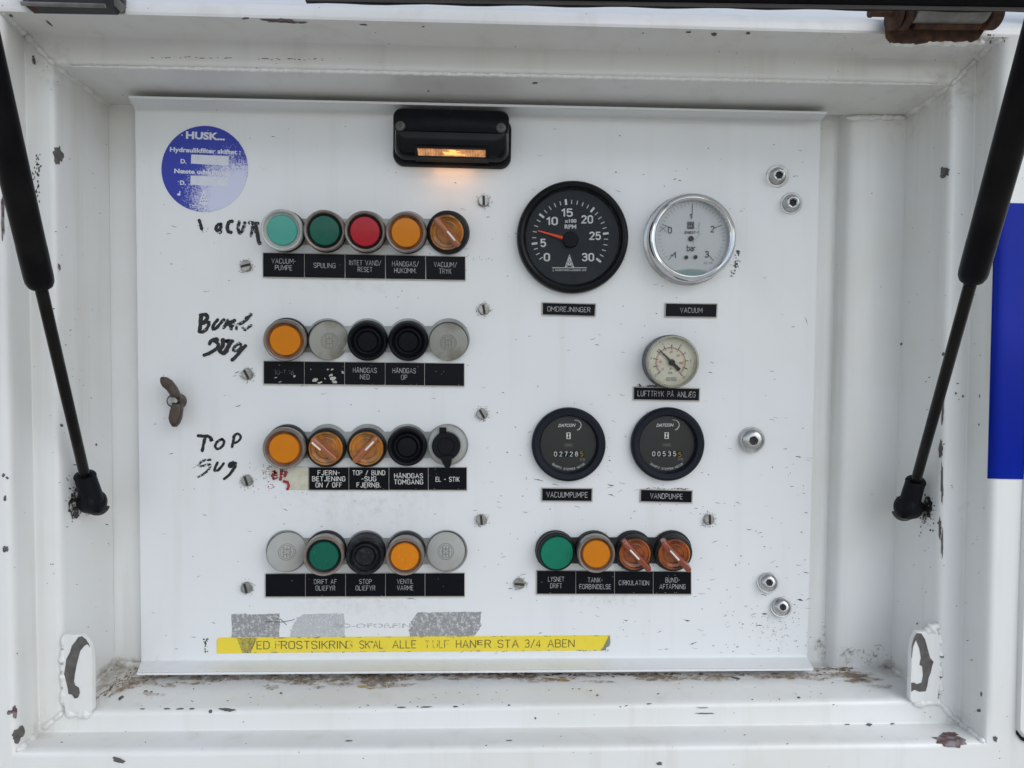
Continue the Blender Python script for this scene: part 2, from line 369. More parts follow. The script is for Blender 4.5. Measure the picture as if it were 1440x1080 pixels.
# vertical post right of the panel: rounded hollow section
g = G(); prof = []
for (x, h) in ((1176, HB-.001), (1181, -.006), (1187, -.001), (1193, .0022), (1201, .0040), (1215, .0043), (1245, .0043), (1282, .0041)): prof.append((x, h))
v = []; f = []
for (x, h) in prof:
    v.append(U(x+4, 140, h)); v.append(U(x-19, 965, h))
for i in range(len(prof)-1): f.append((2*i, 2*i+1, 2*i+3, 2*i+2))
g.add(v, f).build('corner_post', M_paint, body, world=True, sharp=80)
# weld beads along mitres and seams
def bead(name, a, b, r, n=26, j=.35, sag=0):
    a = Vector(a); b = Vector(b); ln = (b-a).length; n = max(16, int(ln/(r*.45))); f1, f2, f3 = [random.uniform(0, 6) for _ in range(3)]; pts = []
    for i in range(n+1):
        t = i*.45; p = a.lerp(b, i/n); p += Vector((math.sin(t*.55+f1)+.5*math.sin(t*1.3+f2), .2*math.sin(t+f3), math.sin(t*.47+f2)+.5*math.sin(t*1.1+f3)))*r*j*.32; pts.append(p)
    rs = [r*(.92+j*.55*math.sin(i*.45*1.25+f1)+j*.30*math.sin(i*.45*2.9+f2))*(1-.6*abs(2*i/n-1)**8) for i in range(n+1)]
    G().path(pts, lambda i: rs[i], 8).build(name, M_paint, body, world=True, sharp=180)
for c in range(4):
    o = Vector((0, .0008, 0))
    bead('weld_bead', L0[c]+o, L1[c].lerp(L0[c], .04)+o, .0028 if c in (0, 1) else .0024)
    bead('weld_bead', L2[c]+o, L3[c]+o, .0025, 14)
    bead('weld_bead', L1[c], L2[c], .0020, 16)
bead('weld_bead', L0[3]+Vector((0, .001, .001)), L0[3].lerp(L0[2], .04)+Vector((0, -.004, .001)), .003, 10)
bead('weld_bead', U(1190, 166, .004), U(1272, 165, .005), .0022, 20)
bead('weld_bead', U(1186, 944, .004), U(1252, 942, .005), .0024, 20)
def seam(a, b, h, r): bead('weld_seam', U(*a, h), U(*b, h), r, 60, .28)
seam((96, 93), (1320, 119), H1-.001, .0014)
seam((150, 150), (158, 925), HB+.0002, .0011)
# ---- bottom corner tabs
def tab(pts, h, chips, extra):
    g = G(); prism(g, pts, h-.004, h, .0006); t = g.build('corner_tab', M_paint, body, world=True, sharp=30)
    for c in chips:
        g = G(); vv = [U(x, y, h+.0002) for x, y in c]; g.add(vv, [tuple(range(len(vv)))]); q = mk('bare_patch', g.v, g.f, M_chip, t, True)
    return t
tl = tab([(89, 893), (97, 893.5), (108, 893), (114, 894), (120, 899), (126, 908), (129, 922), (130, 942), (130, 999), (127, 1003), (92, 1003), (88, 980)], H1+.002,
    [[(115, 894.5), (121, 899), (125, 905), (127, 911), (123, 906), (119, 908), (113, 915), (110, 926), (107.5, 936), (105.5, 947), (104, 958), (106, 964), (111, 967), (112.5, 974), (110, 981), (105, 982.5), (101, 977), (96, 976), (95, 968), (92, 955), (90, 948), (92, 936), (93, 927), (98, 918), (101, 908), (106, 902), (110, 896)]], 0)
tr_ = tab([(1290, 889), (1284, 900), (1281.5, 920), (1281, 945), (1280, 965), (1280, 984), (1284, 989), (1318, 986), (1322, 960), (1322, 900), (1318, 883), (1306, 887), (1297, 889)], H1+.002,
    [[(1289, 890), (1296, 891), (1301, 899), (1304, 910), (1308, 925), (1313, 931), (1311, 936), (1309, 946), (1306, 953), (1304, 965), (1302, 972), (1293, 973), (1286, 970), (1281.5, 973), (1281.5, 960), (1286, 960), (1289, 962), (1296, 960), (1298, 950), (1297, 937), (1293, 935), (1295, 925), (1293, 912), (1290, 905), (1288, 900), (1284, 910), (1282.5, 925), (1281.6, 925), (1282, 908), (1285, 897)]], 0)
bead('weld_bead', U(90, 893, H1), U(90, 992, H1), .0026, 22); bead('weld_bead', U(92, 1003, H1), U(131, 1003, H1), .0030, 12, .4)
bead('weld_bead', U(1300, 887, H1), U(1320, 880, H1), .0030, 8, .5); bead('weld_bead', U(1284, 990, H1), U(1322, 985, H1), .0028, 12, .4)
bead('weld_bead', U(1321, 885, H1), U(1321, 985, H1), .0022, 16, .4)
# ---- paint chips: irregular thin patches laid on the surface they sit on
def blob(cx, cy, a, b, rot=0, n=14, j=.28):
    o = []
    for i in range(n):
        t = 2*math.pi*i/n; k = 1+random.uniform(-j, j); x = a*k*math.cos(t); y = b*k*math.sin(t); c, s = math.cos(R(rot)), math.sin(R(rot))
        o.append((cx+x*c-y*s, cy+x*s+y*c))
    return o
def decal(g, pts, off=.0002):
    c = (sum(p[0] for p in pts)/len(pts), sum(p[1] for p in pts)/len(pts)); n = len(pts)
    big = max(abs(p[0]-c[0])+abs(p[1]-c[1]) for p in pts) > 7; ks = (1, .75, .5, .25) if big else (1,)
    if big: off = max(off, .0004)
    H = [hit(c[0]+(p[0]-c[0])*k, c[1]+(p[1]-c[1])*k, off) for k in ks for p in pts]; hc = hit(*c, off)
    if None in H or hc is None: return
    f = [(k*n+i, k*n+(i+1) % n, (k+1)*n+(i+1) % n, (k+1)*n+i) for k in range(len(ks)-1) for i in range(n)]; b = (len(ks)-1)*n
    g.add(H+[hc], f+[(b+i, b+(i+1) % n, len(H)) for i in range(n)])
for (x, y, a, b, r_, m) in [(81, 217, 6.5, 13, -8, M_chip), (1329, 242, 6, 8, 20, M_chip), (24, 1034-115, 1, 1, 0, M_chip), (20, 1000, 3, 11, 0, M_chipr), (15, 1001, 6, 3, -15, M_chipr), (25, 1033, 7, 11, 25, M_chip),
        (168, 1069, 8, 4, 20, M_chip), (8, 772, 4, 4, 0, M_chip), (4, 305, 2.5, 28, 0, M_chipr), (83, 376, 2, 5, -10, M_chipr), (1334, 1042, 22, 8.5, 4, M_chipr), (1334, 1036, 12, 6, 0, M_chipr), (1399, 1039, 3, 4, 0, M_chip), (1286, 985, 3, 3.5, 0, M_chip),
        (395, 29, 26, 2.6, 2, M_chipr), (345, 25.5, 5, 1.4, 0, M_chipr), (425, 31, 8, 1.2, 0, M_chipr), (1004, 48, 5, 2.4, 0, M_chip), (1052, 46.5, 3, 1.8, 0, M_chip), (968, 45, 4, 1.6, 0, M_chip), (510, 34.5, 5, 1, 0, M_chip), (595, 37, 2, 1, 0, M_chip),
        (752, 116.5, 5, 1.6, -3, M_chip), (48, 85, 2.4, 6, -10, M_chip), (65, 79.5, 2.4, 1.8, 0, M_chip), (16, 22, 3.5, 1.6, 30, M_chip), (69, 32, 6, 1.2, 40, M_chip), (143, 16, 2, 5, 0, M_chip),
        (320, 1000-1.5, 12, 2.2, 4, M_chip), (296, 1000.5, 2, 3, 0, M_chip), (270, 997, 4, 1.1, 0, M_chip), (253, 997, 6, 1.3, -8, M_chip), (235, 997, 5, 1, 0, M_chip), (200, 997, 4, .9, 0, M_chip), (170, 982, 5, 2, -35, M_chip), (205, 972, 3, .9, 0, M_chip), (213, 973, 2.4, .8, 0, M_chip),
        (395, 975, 2.4, 1.2, 0, M_chip), (86, 598, 2.2, 2.6, 0, M_chip), (135, 625, 1.4, 2, 0, M_chip), (5, 668, 2.2, 3, 0, M_chip), (10, 672, 2, 2, 0, M_chip), (7, 700, 2, 4, 0, M_chip),
        (490, 1042, 5, 1, 0, M_chip), (716, 1041.5, 4.5, .9, 0, M_chip), (753, 1010, 1.4, 1.6, 0, M_chip), (927, 1073.5, 4, 2.6, 0, M_chip), (1222, 1019, 4.5, 2, 6, M_chip), (1255, 1018, 3, 1.4, 0, M_chip), (1192, 1019, 4, .8, 0, M_chip),
        (990, 1003, 14, .9, 0, M_chip), (988, 995, 9, .7, 0, M_chip), (716, 992, 2, 1.2, 0, M_chip), (640, 994, 4, 1, 0, M_chip), (600, 994.5, 7, 1, 0, M_chip), (565, 995, 6, .9, 0, M_chip), (912, 990, 4, .9, 0, M_chip), (1034, 954, 6, 1.4, 8, M_chip), (1123, 981, 2.5, 1.2, 0, M_chip),
        (840, 978, 1.6, 1.4, 0, M_chip), (1164, 781, 3, 1, 0, M_chip), (1268, 484, 1.6, 2, 0, M_chip), (1234, 177, 1, 1.4, 0, M_chip), (1272, 260, 1.2, 1.4, 0, M_chip), (1238, 520, 2, 1.1, 0, M_chip), (1185, 854, 1.3, 1.3, 0, M_chip), (1238, 817, 3, .7, 0, M_chip),
        (1327, 498, 2.2, 3, 0, M_chip), (1378, 557, 1, 2, 0, M_chip), (1344, 553, 1.3, 1.6, 0, M_chip), (1354, 557, 1.5, 2, 0, M_chip), (1377, 597, 1.2, 1.4, 0, M_chip), (1380, 976, 1.2, 3.5, 0, M_chip), (1377, 999, 3, 2.4, 0, M_chip), (1290, 877, 1.2, 1.5, 0, M_chip),
        (1326, 580, 1.4, 16, 3, M_chip), (1323, 632, 3, 12, 0, M_chip), (1325, 680, 1.6, 26, 0, M_chip), (1322, 742, 2.2, 14, 0, M_chip), (1325, 765, 1.4, 20, 0, M_chip), (1314, 950, 1.3, 18, 6, M_chip)]:
    g = G(); decal(g, blob(x, y, a, b, r_, 20 if a*b > 10 else 10, .30)); 
    if g.v: g.build('paint_chip', m, body, world=True, smooth=False)
# flecks too many to count
g = G()
for i in range(300):
    k = random.random()
    if k < .30: x, y = random.uniform(150, 1270), random.uniform(946, 996)
    elif k < .50: x, y = random.uniform(1160, 1265), random.uniform(190, 930)
    elif k < .68: x, y = random.uniform(60, 190), random.uniform(180, 900)
    elif k < .80: x, y = random.uniform(1285, 1390), random.uniform(200, 960)
    elif k < .9: x, y = random.uniform(0, 1440), random.uniform(1000, 1078)
    else: x, y = random.uniform(60, 1340), random.uniform(30, 135)
    s = random.choice((.5, .6, .8, 1.2)); decal(g, blob(x, y, s*random.uniform(1, 2), s*.6, random.uniform(-25, 25), 6, .4), .00015)
# dark scuff line under the panel and at the top-left edge
for i in range(60):
    x = random.gauss(52, 2.5); y = random.triangular(215, 330, 235); decal(g, blob(x, y, .9, random.uniform(.8, 2.4), 0, 6, .4), .00018)
for i in range(38):
    x = random.uniform(205, 480); decal(g, blob(x, 80.5+(x-205)*.012+random.gauss(0, .7), random.uniform(.8, 3), .5, 3, 6, .4), .00018)
tag(g.build('paint_flecks', M_fleck, body, world=True, smooth=False), kind='stuff')
# rusty edge where the ledge meets the panel
g = G()
for i in range(190):
    x = random.choice((random.uniform(195, 520), random.uniform(470, 1140), random.uniform(520, 960))); y = 947+abs(random.gauss(0, 2.6)); decal(g, blob(x, y, random.uniform(1, 6), random.uniform(.4, 1.3), random.uniform(-6, 6), 7, .4), .00022)
for i in range(60):
    t = random.random(); x = 135+t*60+random.gauss(0, 4); y = 985-t*45+random.gauss(0, 3); decal(g, blob(x, y, random.uniform(.8, 3), .7, -35, 6, .4), .00022)
for i in range(35):
    x = random.uniform(1150, 1200); y = 938+abs(random.gauss(0, 5)); decal(g, blob(x, y, random.uniform(.8, 3), .8, 0, 6, .4), .00022)
tag(g.build('rust_streaks', mat('rust_stain', (.25, .16, .10), .9, col2=(.14, .09, .06), scale=200), body, world=True, smooth=False), kind='stuff')
g = G()
for i in range(110):
    k = random.random()
    if k < .45: x = random.uniform(140, 560); y = 953+abs(random.gauss(0, 7))+max(0, (200-x)*.25)
    elif k < .85: x = random.uniform(500, 1150); y = 950+abs(random.gauss(0, 3.5))
    else: x = random.uniform(1150, 1262); y = 943+(x-1150)*.18+random.gauss(0, 4)
    decal(g, blob(x, y, random.uniform(8, 34), random.uniform(1.2, 4.2), random.uniform(-5, 5)+(-22 if x < 190 else 0), 14, .4), .0003+.000004*i)
tag(g.build('brown_dirt_film', faded('brown_dirt', (.36, .27, .19), (.40, .78), 220), body, world=True, smooth=False), kind='stuff')  # tan ledge dirt that also stands in for the panel lip's shadow
g = G()
for i in range(34):
    x = random.uniform(1150, 1178) if i % 2 else random.uniform(1182, 1262); y = (925 if i % 2 else 930)-abs(random.gauss(0, 16 if i % 2 else 9)); g.add([U(a, b, HB+.0016 if i % 2 else .0049) for a, b in blob(x, y, random.uniform(3, 9), random.uniform(3, 9), 0, 12, .4)], [tuple(range(12))])
tag(g.build('corner_grime', faded('corner_grime_film', (.30, .27, .20), (.48, .85), 260), body, world=True, smooth=False), kind='stuff')
g = G()
for (x, y, a, b) in ((510, 966, 7, 1.8), (541, 965, 3, 1.2), (775, 955, 14, 1.1), (792, 957, 9, 1.6), (1175, 940, 6, 4), (520, 968.5, 4, 1)): decal(g, blob(x, y, a, b, 6, 12, .3), .00025)
tag(g.build('ochre_rust_spots', mat('ochre_rust', (.36, .20, .05), .8, col2=(.50, .38, .20), scale=300), body, world=True, smooth=False), kind='stuff')
# grease round the strut studs
for (cx, cy, s) in ((106, 708, 1.0), (1303, 716, .8)):
    g = G(); decal(g, blob(cx, cy, 10*s, 21*s, 8, 22, .18), .0003)
    for i in range(46):
        decal(g, blob(cx+random.gauss(0, 9*s), cy+random.gauss(-6 if cx < 700 else 10, 18*s), random.uniform(.5, 1.6), random.uniform(.5, 1.6), 0, 6, .4), .0003)
    g.build('grease_patch', M_grease, body, world=True, smooth=False)
# blue film on the outer edge
g = G(); nx, ny = 26, 30; vv = []; ok = True
for j in range(ny+1):
    y = 286+(674-286)*j/ny; x0 = 1399-(1399-1389)*(j/ny); 
    for i in range(nx+1):
        x = x0+(1560-x0)*(i/nx)**1.6; vv.append(hit(x, y+(x-1440)*.02, .0004))
g.add(vv, [(j*(nx+1)+i, j*(nx+1)+i+1, (j+1)*(nx+1)+i+1, (j+1)*(nx+1)+i) for j in range(ny) for i in range(nx)])
bs = g.build('blue_film', M_blue, None, world=True, sharp=80)
tag(bs, 'glossy dark blue adhesive film wrapped over the white outer edge behind the right gas strut', 'sticker')
# neighbouring body panel at lower right
pts = [(1480, -200), (1466, 300), (1449, 600), (1443, 700), (1438, 850), (1434.5, 1000), (1434, 1018), (1434, 1030), (1440, 1038), (1452, 1044), (1600, 1050), (1900, 1050), (1900, -200)]
g = G(); prism(g, pts, H3-.001, H3+.0035, .0022)
nb = g.build('side_panel', M_paint, None, world=True, sharp=25); tag(nb, 'white body panel with rounded lower corner just past the dark gap at the right edge', 'body panel')
g = G(); prism(g, [(x-3.6, y+3.0 if y > 900 else y) for x, y in pts], H3+.0002, H3+.0012); g.build('gap_seal', M_rubber, nb, world=True, smooth=False)  # dark strip stands in for the shade inside the open gap

# ------------------------------------------------------------------ the opened lid over the recess, its hinges
g = G(); A = U(150, -24, .105); B = U(1700, -6, .105); sl = R(30); dv = Vector((0, -math.cos(sl), math.sin(sl)))*.47; th = Vector((0, math.sin(sl), math.cos(sl)))*.022
A = U(-260, -30, .128); B = U(1640, -8, .128)
g.add([A, B, B+dv, A+dv, A+th, B+th, B+dv+th, A+dv+th], [(0, 1, 2, 3), (7, 6, 5, 4), (0, 4, 5, 1), (1, 5, 6, 2), (2, 6, 7, 3), (3, 7, 4, 0)])
A_lid, B_lid = A.copy(), B.copy()
lid = thing('hatch_lid', 'open hatch lid whose black rubber seal edge crosses the top of the frame', 'hatch lid', Matrix.Translation(A.lerp(B, .5)))
g.build('lid_shell', M_paint, lid, world=True, smooth=False)
pts = [U(430+(1560-430)*i/40, -7.5+(14.5*i/40), .108)+Vector((0, 0, .0004*math.sin(i*1.3))) for i in range(41)]
G().path(pts, .0046, 10).build('rubber_seal', M_rubber, lid, world=True, sharp=180)
pts = [U(430+(1560-430)*i/40, -1.2+(16.2*i/40), .112) for i in range(41)]
G().path(pts, .0011, 8).build('seal_lip', mat('seal_lip_grey', (.09, .088, .085), .6), lid, world=True, sharp=180)
# right hinge, rusty
hg = thing('hinge', 'rusty brown welded hinge with a worn grey knuckle at the top right corner', 'hinge', Matrix.Translation(U(1320, 40, H3)), 'lid hinges')
g = G(); g.tube(U(1222, 17, .092), U(1262, 18, .092), .0026); g.tube(U(1222, 17, .092), U(1227, 17, .092), .0031); g.build('hinge_pin', M_rust, hg, world=True)
g = G(); prism(g, [(1247, 8), (1250, 50), (1258, 59), (1290, 61), (1320, 57), (1368, 58), (1378, 54), (1384, 44), (1402, 26), (1412, 10), (1400, -20), (1250, -20)], H3+.0002, H3+.004, .0008); g.build('mounting_leaf', M_rust, hg, world=True, sharp=30)
for (x0, x1) in ((1252, 1263), (1266, 1277), (1385, 1402)): G().tube(U(x0, 22, .090), U(x1, 22, .090), .0082, n=20).build('outer_knuckle', M_rust, hg, world=True)
g = G(); g.tube(U(1284, 14, .093), U(1386, 15, .093), .0072, n=22); g.build('knuckle', M_hingel, hg, world=True)
g = G(); g.tube(U(1284, 34, .086), U(1378, 35, .086), .0032, n=12); g.build('hinge_rod', M_rust, hg, world=True)
g = G(); decal(g, blob(1374, 52, 5, 5, 30), .0002)
for i in range(60): decal(g, blob(random.uniform(1386, 1414), random.uniform(22, 62), random.uniform(.4, 1.3), random.uniform(.4, 2.2), 0, 6, .4), .0002)
tag(g.build('hinge_paint_flecks', M_chipr, body, world=True, smooth=False), kind='stuff')
bead('weld_bead', U(1252, 61.5, H3+.001), U(1384, 60, H3+.001), .0022, 30, .5)
# left hinge, dark box arm
hl = thing('hinge', 'dark grey steel hinge box with open front at the top left corner', 'hinge', Matrix.Translation(U(100, 10, H3)), 'lid hinges')
g = G(); prism(g, [(22, -20), (35, 8), (44, 13.5), (100, 12), (173, 14.5), (176, -20)], H3+.0002, H3+.003, .0005); g.build('mounting_leaf', M_hinge, hl, world=True, sharp=30)
g = G(); prism(g, [(28, -12), (40, 4), (150, 6), (160, -12)], H3+.003, H3+.016, .001); g.build('hinge_box', mat('hinge_shadow_steel', (.035, .037, .042), .5, metal=.3, bump=.2), hl, world=True, sharp=30)
g = G(); g.tube(U(30, 5, .095), U(148, 8.2, .095), .0012, n=10); g.build('box_lip', M_hingel, hl, world=True)
g = G(); a = U(147, -14, .097); b = U(172, 11.5, .082); g.tube(a, b, .0032, n=4); g.build('brace_bar', M_hingel, hl, world=True, smooth=False)
g = G(); prism(g, [(35, 8), (44, 15.5), (63, 15), (64, 10)], H3+.0001, H3+.0034, .0004); g.build('rusty_edge', M_rust, hl, world=True, sharp=30)

# ------------------------------------------------------------------ control panel plate
PA = [U(190, 154), U(1154, 170), U(1135, 924), U(199, 929)]
FL = .0185
panel = thing('control_panel', 'large white sheet steel control panel with folded top and bottom edges', 'control panel', Matrix.Translation((PA[2]+PA[3])/2))
tt = [PA[0]+Vector((0, 0, .0)), PA[1]]; tf = [U(181, 138.5, FL), U(1162.5, 160.5, FL)]; bf = [U(192.5, 946, FL), U(1143.5, 939.5, FL)]
def rowpts(a, b, n=24): return [a.lerp(b, i/n) for i in range(n+1)]
prof = []
def corner(p, a, b, r, n=4):
    A_ = p+(a-p).normalized()*r; B_ = p+(b-p).normalized()*r; return [A_*(1-t)**2+p*2*t*(1-t)+B_*t*t for t in [i/n for i in range(n+1)]]
lp = [tf[0]] + corner(PA[0], tf[0], PA[3], .002) + corner(PA[3], PA[0], bf[0], .002) + [bf[0]]
rp = [tf[1]] + corner(PA[1], tf[1], PA[2], .002) + corner(PA[2], PA[1], bf[1], .002) + [bf[1]]
th = Vector((0, .0016, 0))
g = G(); n = len(lp); nn = 24; vv = []
for a, b in zip(lp, rp): vv += rowpts(a, b, nn)
g.add(vv, [(j*(nn+1)+i, (j+1)*(nn+1)+i, (j+1)*(nn+1)+i+1, j*(nn+1)+i+1) for j in range(n-1) for i in range(nn)])
face = g.build('panel_sheet', M_panel, panel, world=True, sharp=50)
# sheet thickness: side edges and the turned lips
g = G()
g.add([PA[0], PA[3], PA[3]+Vector((0, .0085, 0)), PA[0]+Vector((0, .0085, 0))], [(0, 1, 2, 3)])
g.add([PA[1], PA[2], PA[2]+Vector((0, .0085, 0)), PA[1]+Vector((0, .0085, 0))], [(3, 2, 1, 0)])
z = Vector((0, 0, .0017)); y = Vector((0, -.0002, 0))
for a, b, s in ((tf[0], tf[1], 1), (bf[0], bf[1], -1)):
    g.add([a+y, b+y, b+y+z*s, a+y+z*s, a+z*s+Vector((0, FL, 0)), b+z*s+Vector((0, FL, 0))], [(0, 1, 2, 3), (3, 2, 5, 4)])
g.build('sheet_edge', M_panel, panel, world=True, smooth=False)
# flecks and dash scratches on the panel
def pdecal(g, pts, h=.00012):
    c = U(sum(p[0] for p in pts)/len(pts), sum(p[1] for p in pts)/len(pts), h); H = [U(p[0], p[1], h) for p in pts]; n = len(H)
    g.add([c]+H, [(0, 1+i, 1+(i+1) % n) for i in range(n)])
def dash(g, x, y, L_, w_, rot, h=.00012):
    """a broken, slightly curved scratch"""
    x0 = x-L_/2*math.cos(R(rot)); y0 = y-L_/2*math.sin(R(rot)); k = max(3, int(L_/1.6)); top = []; bot = []; bend = random.uniform(-.12, .12)*L_
    for i in range(k+1):
        t = i/k; px = x0+L_*t*math.cos(R(rot)); py = y0+L_*t*math.sin(R(rot))+bend*math.sin(math.pi*t)+random.uniform(-.3, .3); ww = w_*math.sin(math.pi*min(max(t, .08), .92))*random.uniform(.3, 1.0)
        top.append((px, py-ww)); bot.append((px, py+ww))
    b = len(g.v); P_ = [U(*p, h) for p in top]+[U(*p, h) for p in bot]; g.add(P_, [(i, i+1, k+1+i+1, k+1+i) for i in range(k)])
g = G(); g2 = G()
def dens(x, y):
    d = .12
    if x > 680: d += .35*min(1, max(0, (y-380)/250))
    if x > 980 and y > 700: d += .6
    if y > 880: d += .15
    return d
cnt = 0
while cnt < 430:
    x, y = random.uniform(200, 1140), random.uniform(175, 920)
    if random.random() > dens(x, y): continue
    cnt += 1; gg = g if random.random() < .55 else g2
    if random.random() < .55: dash(gg, x, y, random.uniform(3, 10), random.uniform(.25, .7), random.gauss(4, 14))
    else: pdecal(gg, blob(x, y, random.uniform(.4, 1.2), random.uniform(.4, .9), 0, 6, .4))
for (x, y, L_, w_, r_) in [(1134, 452, 14, 1.5, 70), (757, 675, 14, 1.1, 12), (781, 682, 10, .8, 15), (1020, 345, 3, 1.6, 80), (1038, 374, 8, 1.2, 65), (912, 347, 4, 2.6, 80), (949, 252, 5, 1.1, -20), (956, 254, 4, 1.5, 0), (335, 571, 9, .8, -15), (330, 528, 6, .6, -20), (1123, 643, 8, 1, 8), (1134, 805, 8, 1.1, 12), (1125, 844, 9, 1.4, 10), (859, 682, 10, .9, 12), (860, 697, 10, .9, 18), (966, 872, 10, 1.0, 12), (975, 905, 12, 1, -20), (1067, 879, 9, 1.1, 3), (1075, 863, 8, 1.2, 4), (1037, 910, 4, 1.2, 0), (880, 872, 7, .7, 5), (578, 843, 14, .7, 4), (1117, 248, 6, .8, -25)]: dash(g, x, y, L_, w_, r_)
for i in range(150):
    x = random.gauss(410, 26); y = random.gauss(672, 14)
    if x < 380 or y > 692: pdecal(g2, blob(x, y, random.uniform(.4, 1.1), random.uniform(.3, .8), 0, 6, .4))
for i in range(90): pdecal(g2, blob(random.gauss(1090, 22), random.gauss(880, 16), random.uniform(.4, 1.2), random.uniform(.3, .6), 10, 6, .4))
for i in range(26): pdecal(g, blob(random.gauss(289.5, 1.6), random.uniform(898, 918), random.uniform(.5, 1.3), random.uniform(.5, 1.6), 0, 6, .4))
tag(g.build('dark_scratches', M_fleck, panel, world=True, smooth=False), kind='stuff')
tag(g2.build('pale_scratches', M_fleckl, panel, world=True, smooth=False), kind='stuff')

# ------------------------------------------------------------------ lettering
GL = {
'A': (4, ['0,0 2,6 4,0', '.7,2 3.3,2']), 'B': (3.6, ['0,0 0,6 2.4,6 3.3,5.2 3.3,4 2.4,3.2 0,3.2', '2.4,3.2 3.6,2.4 3.6,.9 2.6,0 0,0']), 'C': (3.4, ['3.4,5 2.6,6 .8,6 0,5 0,1 .8,0 2.6,0 3.4,1']),
'D': (3.5, ['0,0 0,6 2.3,6 3.5,4.8 3.5,1.2 2.3,0 0,0']), 'E': (3, ['3,6 0,6 0,0 3,0', '0,3.1 2.5,3.1']), 'F': (3, ['3,6 0,6 0,0', '0,3.1 2.5,3.1']), 'G': (3.5, ['3.5,5 2.6,6 .8,6 0,5 0,1 .8,0 2.6,0 3.5,1 3.5,2.8 2,2.8']),
'H': (3.4, ['0,0 0,6', '3.4,0 3.4,6', '0,3.1 3.4,3.1']), 'I': (.4, ['.2,0 .2,6']), 'J': (2.6, ['2.6,6 2.6,1 1.8,0 .8,0 0,1']), 'K': (3.4, ['0,0 0,6', '3.4,6 0,2.4', '1.1,3.5 3.4,0']), 'L': (2.8, ['0,6 0,0 2.8,0']),
'M': (4.6, ['0,0 0,6', '0,6 2.3,2', '2.3,2 4.6,6', '4.6,6 4.6,0']), 'N': (3.9, ['0,0 0,6', '0,6 3.9,0', '3.9,0 3.9,6']), 'O': (3.6, ['1,6 2.6,6 3.6,5 3.6,1 2.6,0 1,0 0,1 0,5 1,6']), 'P': (3.3, ['0,0 0,6 2.3,6 3.3,5.2 3.3,3.6 2.3,2.8 0,2.8']),
'Q': (3.6, ['1,6 2.6,6 3.6,5 3.6,1 2.6,0 1,0 0,1 0,5 1,6', '2.2,1.6 3.8,-.2']), 'R': (3.4, ['0,0 0,6 2.3,6 3.3,5.2 3.3,3.8 2.3,3 0,3', '1.8,3 3.4,0']), 'S': (3.3, ['3.3,5 2.5,6 .9,6 0,5.1 0,4 .8,3.2 2.4,2.8 3.3,2 3.3,.9 2.5,0 .8,0 0,1']),
'T': (3.4, ['0,6 3.4,6', '1.7,6 1.7,0']), 'U': (3.4, ['0,6 0,1 .9,0 2.5,0 3.4,1 3.4,6']), 'V': (3.8, ['0,6 1.9,0 3.8,6']), 'W': (5, ['0,6 1.2,0 2.5,4.6 3.8,0 5,6']), 'X': (3.6, ['0,0 3.6,6', '0,6 3.6,0']), 'Y': (3.6, ['0,6 1.8,3 3.6,6', '1.8,3 1.8,0']),
'Z': (3.4, ['0,6 3.4,6 0,0 3.4,0']), '0': (3.4, ['1,6 2.4,6 3.4,5 3.4,1 2.4,0 1,0 0,1 0,5 1,6']), '1': (1.8, ['0,4.6 1.6,6 1.6,0']), '2': (3.3, ['0,5 .9,6 2.4,6 3.3,5 3.3,4 0,0 3.3,0']), '3': (3.3, ['0,5.2 .9,6 2.4,6 3.2,5.2 3.2,3.9 2.3,3.2 1.2,3.2', '2.3,3.2 3.3,2.4 3.3,.9 2.4,0 .9,0 0,.9']),
'4': (3.5, ['2.6,0 2.6,6 0,1.7 3.5,1.7']), '5': (3.3, ['3.1,6 .3,6 .1,3.2 .9,3.7 2.3,3.7 3.3,2.8 3.3,1 2.3,0 .9,0 0,.8']), '6': (3.3, ['2.6,6 .6,3.6 0,2 0,1 .9,0 2.4,0 3.3,1 3.3,2.4 2.4,3.3 .9,3.3 0,2.4']), '7': (3.2, ['0,6 3.2,6 1.1,0']),
'8': (3.3, ['1,6 2.3,6 3.1,5.2 3.1,4 2.3,3.2 1,3.2 .2,4 .2,5.2 1,6', '1,3.2 0,2.2 0,1 .9,0 2.4,0 3.3,1 3.3,2.2 2.3,3.2']), '9': (3.3, ['.7,0 2.7,2.4 3.3,4 3.3,5 2.4,6 .9,6 0,5 0,3.6 .9,2.7 2.4,2.7 3.3,3.6']),
'-': (2, ['0,2.9 2,2.9']), '/': (3, ['0,-.3 3,6.3']), '.': (.5, ['.2,0 .2,.4']), ':': (.5, ['.2,.8 .2,1.3', '.2,3.4 .2,3.9']), ' ': (2.4, []), "'": (.5, ['.2,5 .2,6']),
'\u00c5': (4, ['0,0 2,5.4 4,0', '.7,2 3.3,2', '1.5,6.4 2,6.9 2.5,6.4 2,5.9 1.5,6.4']), '\u00c6': (5.4, ['0,0 2.6,6 5.4,6', '2.8,6 2.8,0 5.4,0', '.9,2 2.8,2', '2.8,3.1 5,3.1']),
'b': (3, ['0,6 0,0 2.2,0 3,.8 3,3 2.2,3.8 0,3.8']), 'a': (3, ['.3,3.4 1,3.9 2.4,3.9 3,3.2 3,0', '3,2.2 .9,2.2 0,1.6 0,.6 .7,0 2.2,0 3,.7']), 'r': (2, ['0,0 0,3.9', '0,2.8 .8,3.8 2,3.9']), 'x': (3, ['0,0 3,3.9', '0,3.9 3,0']),
}
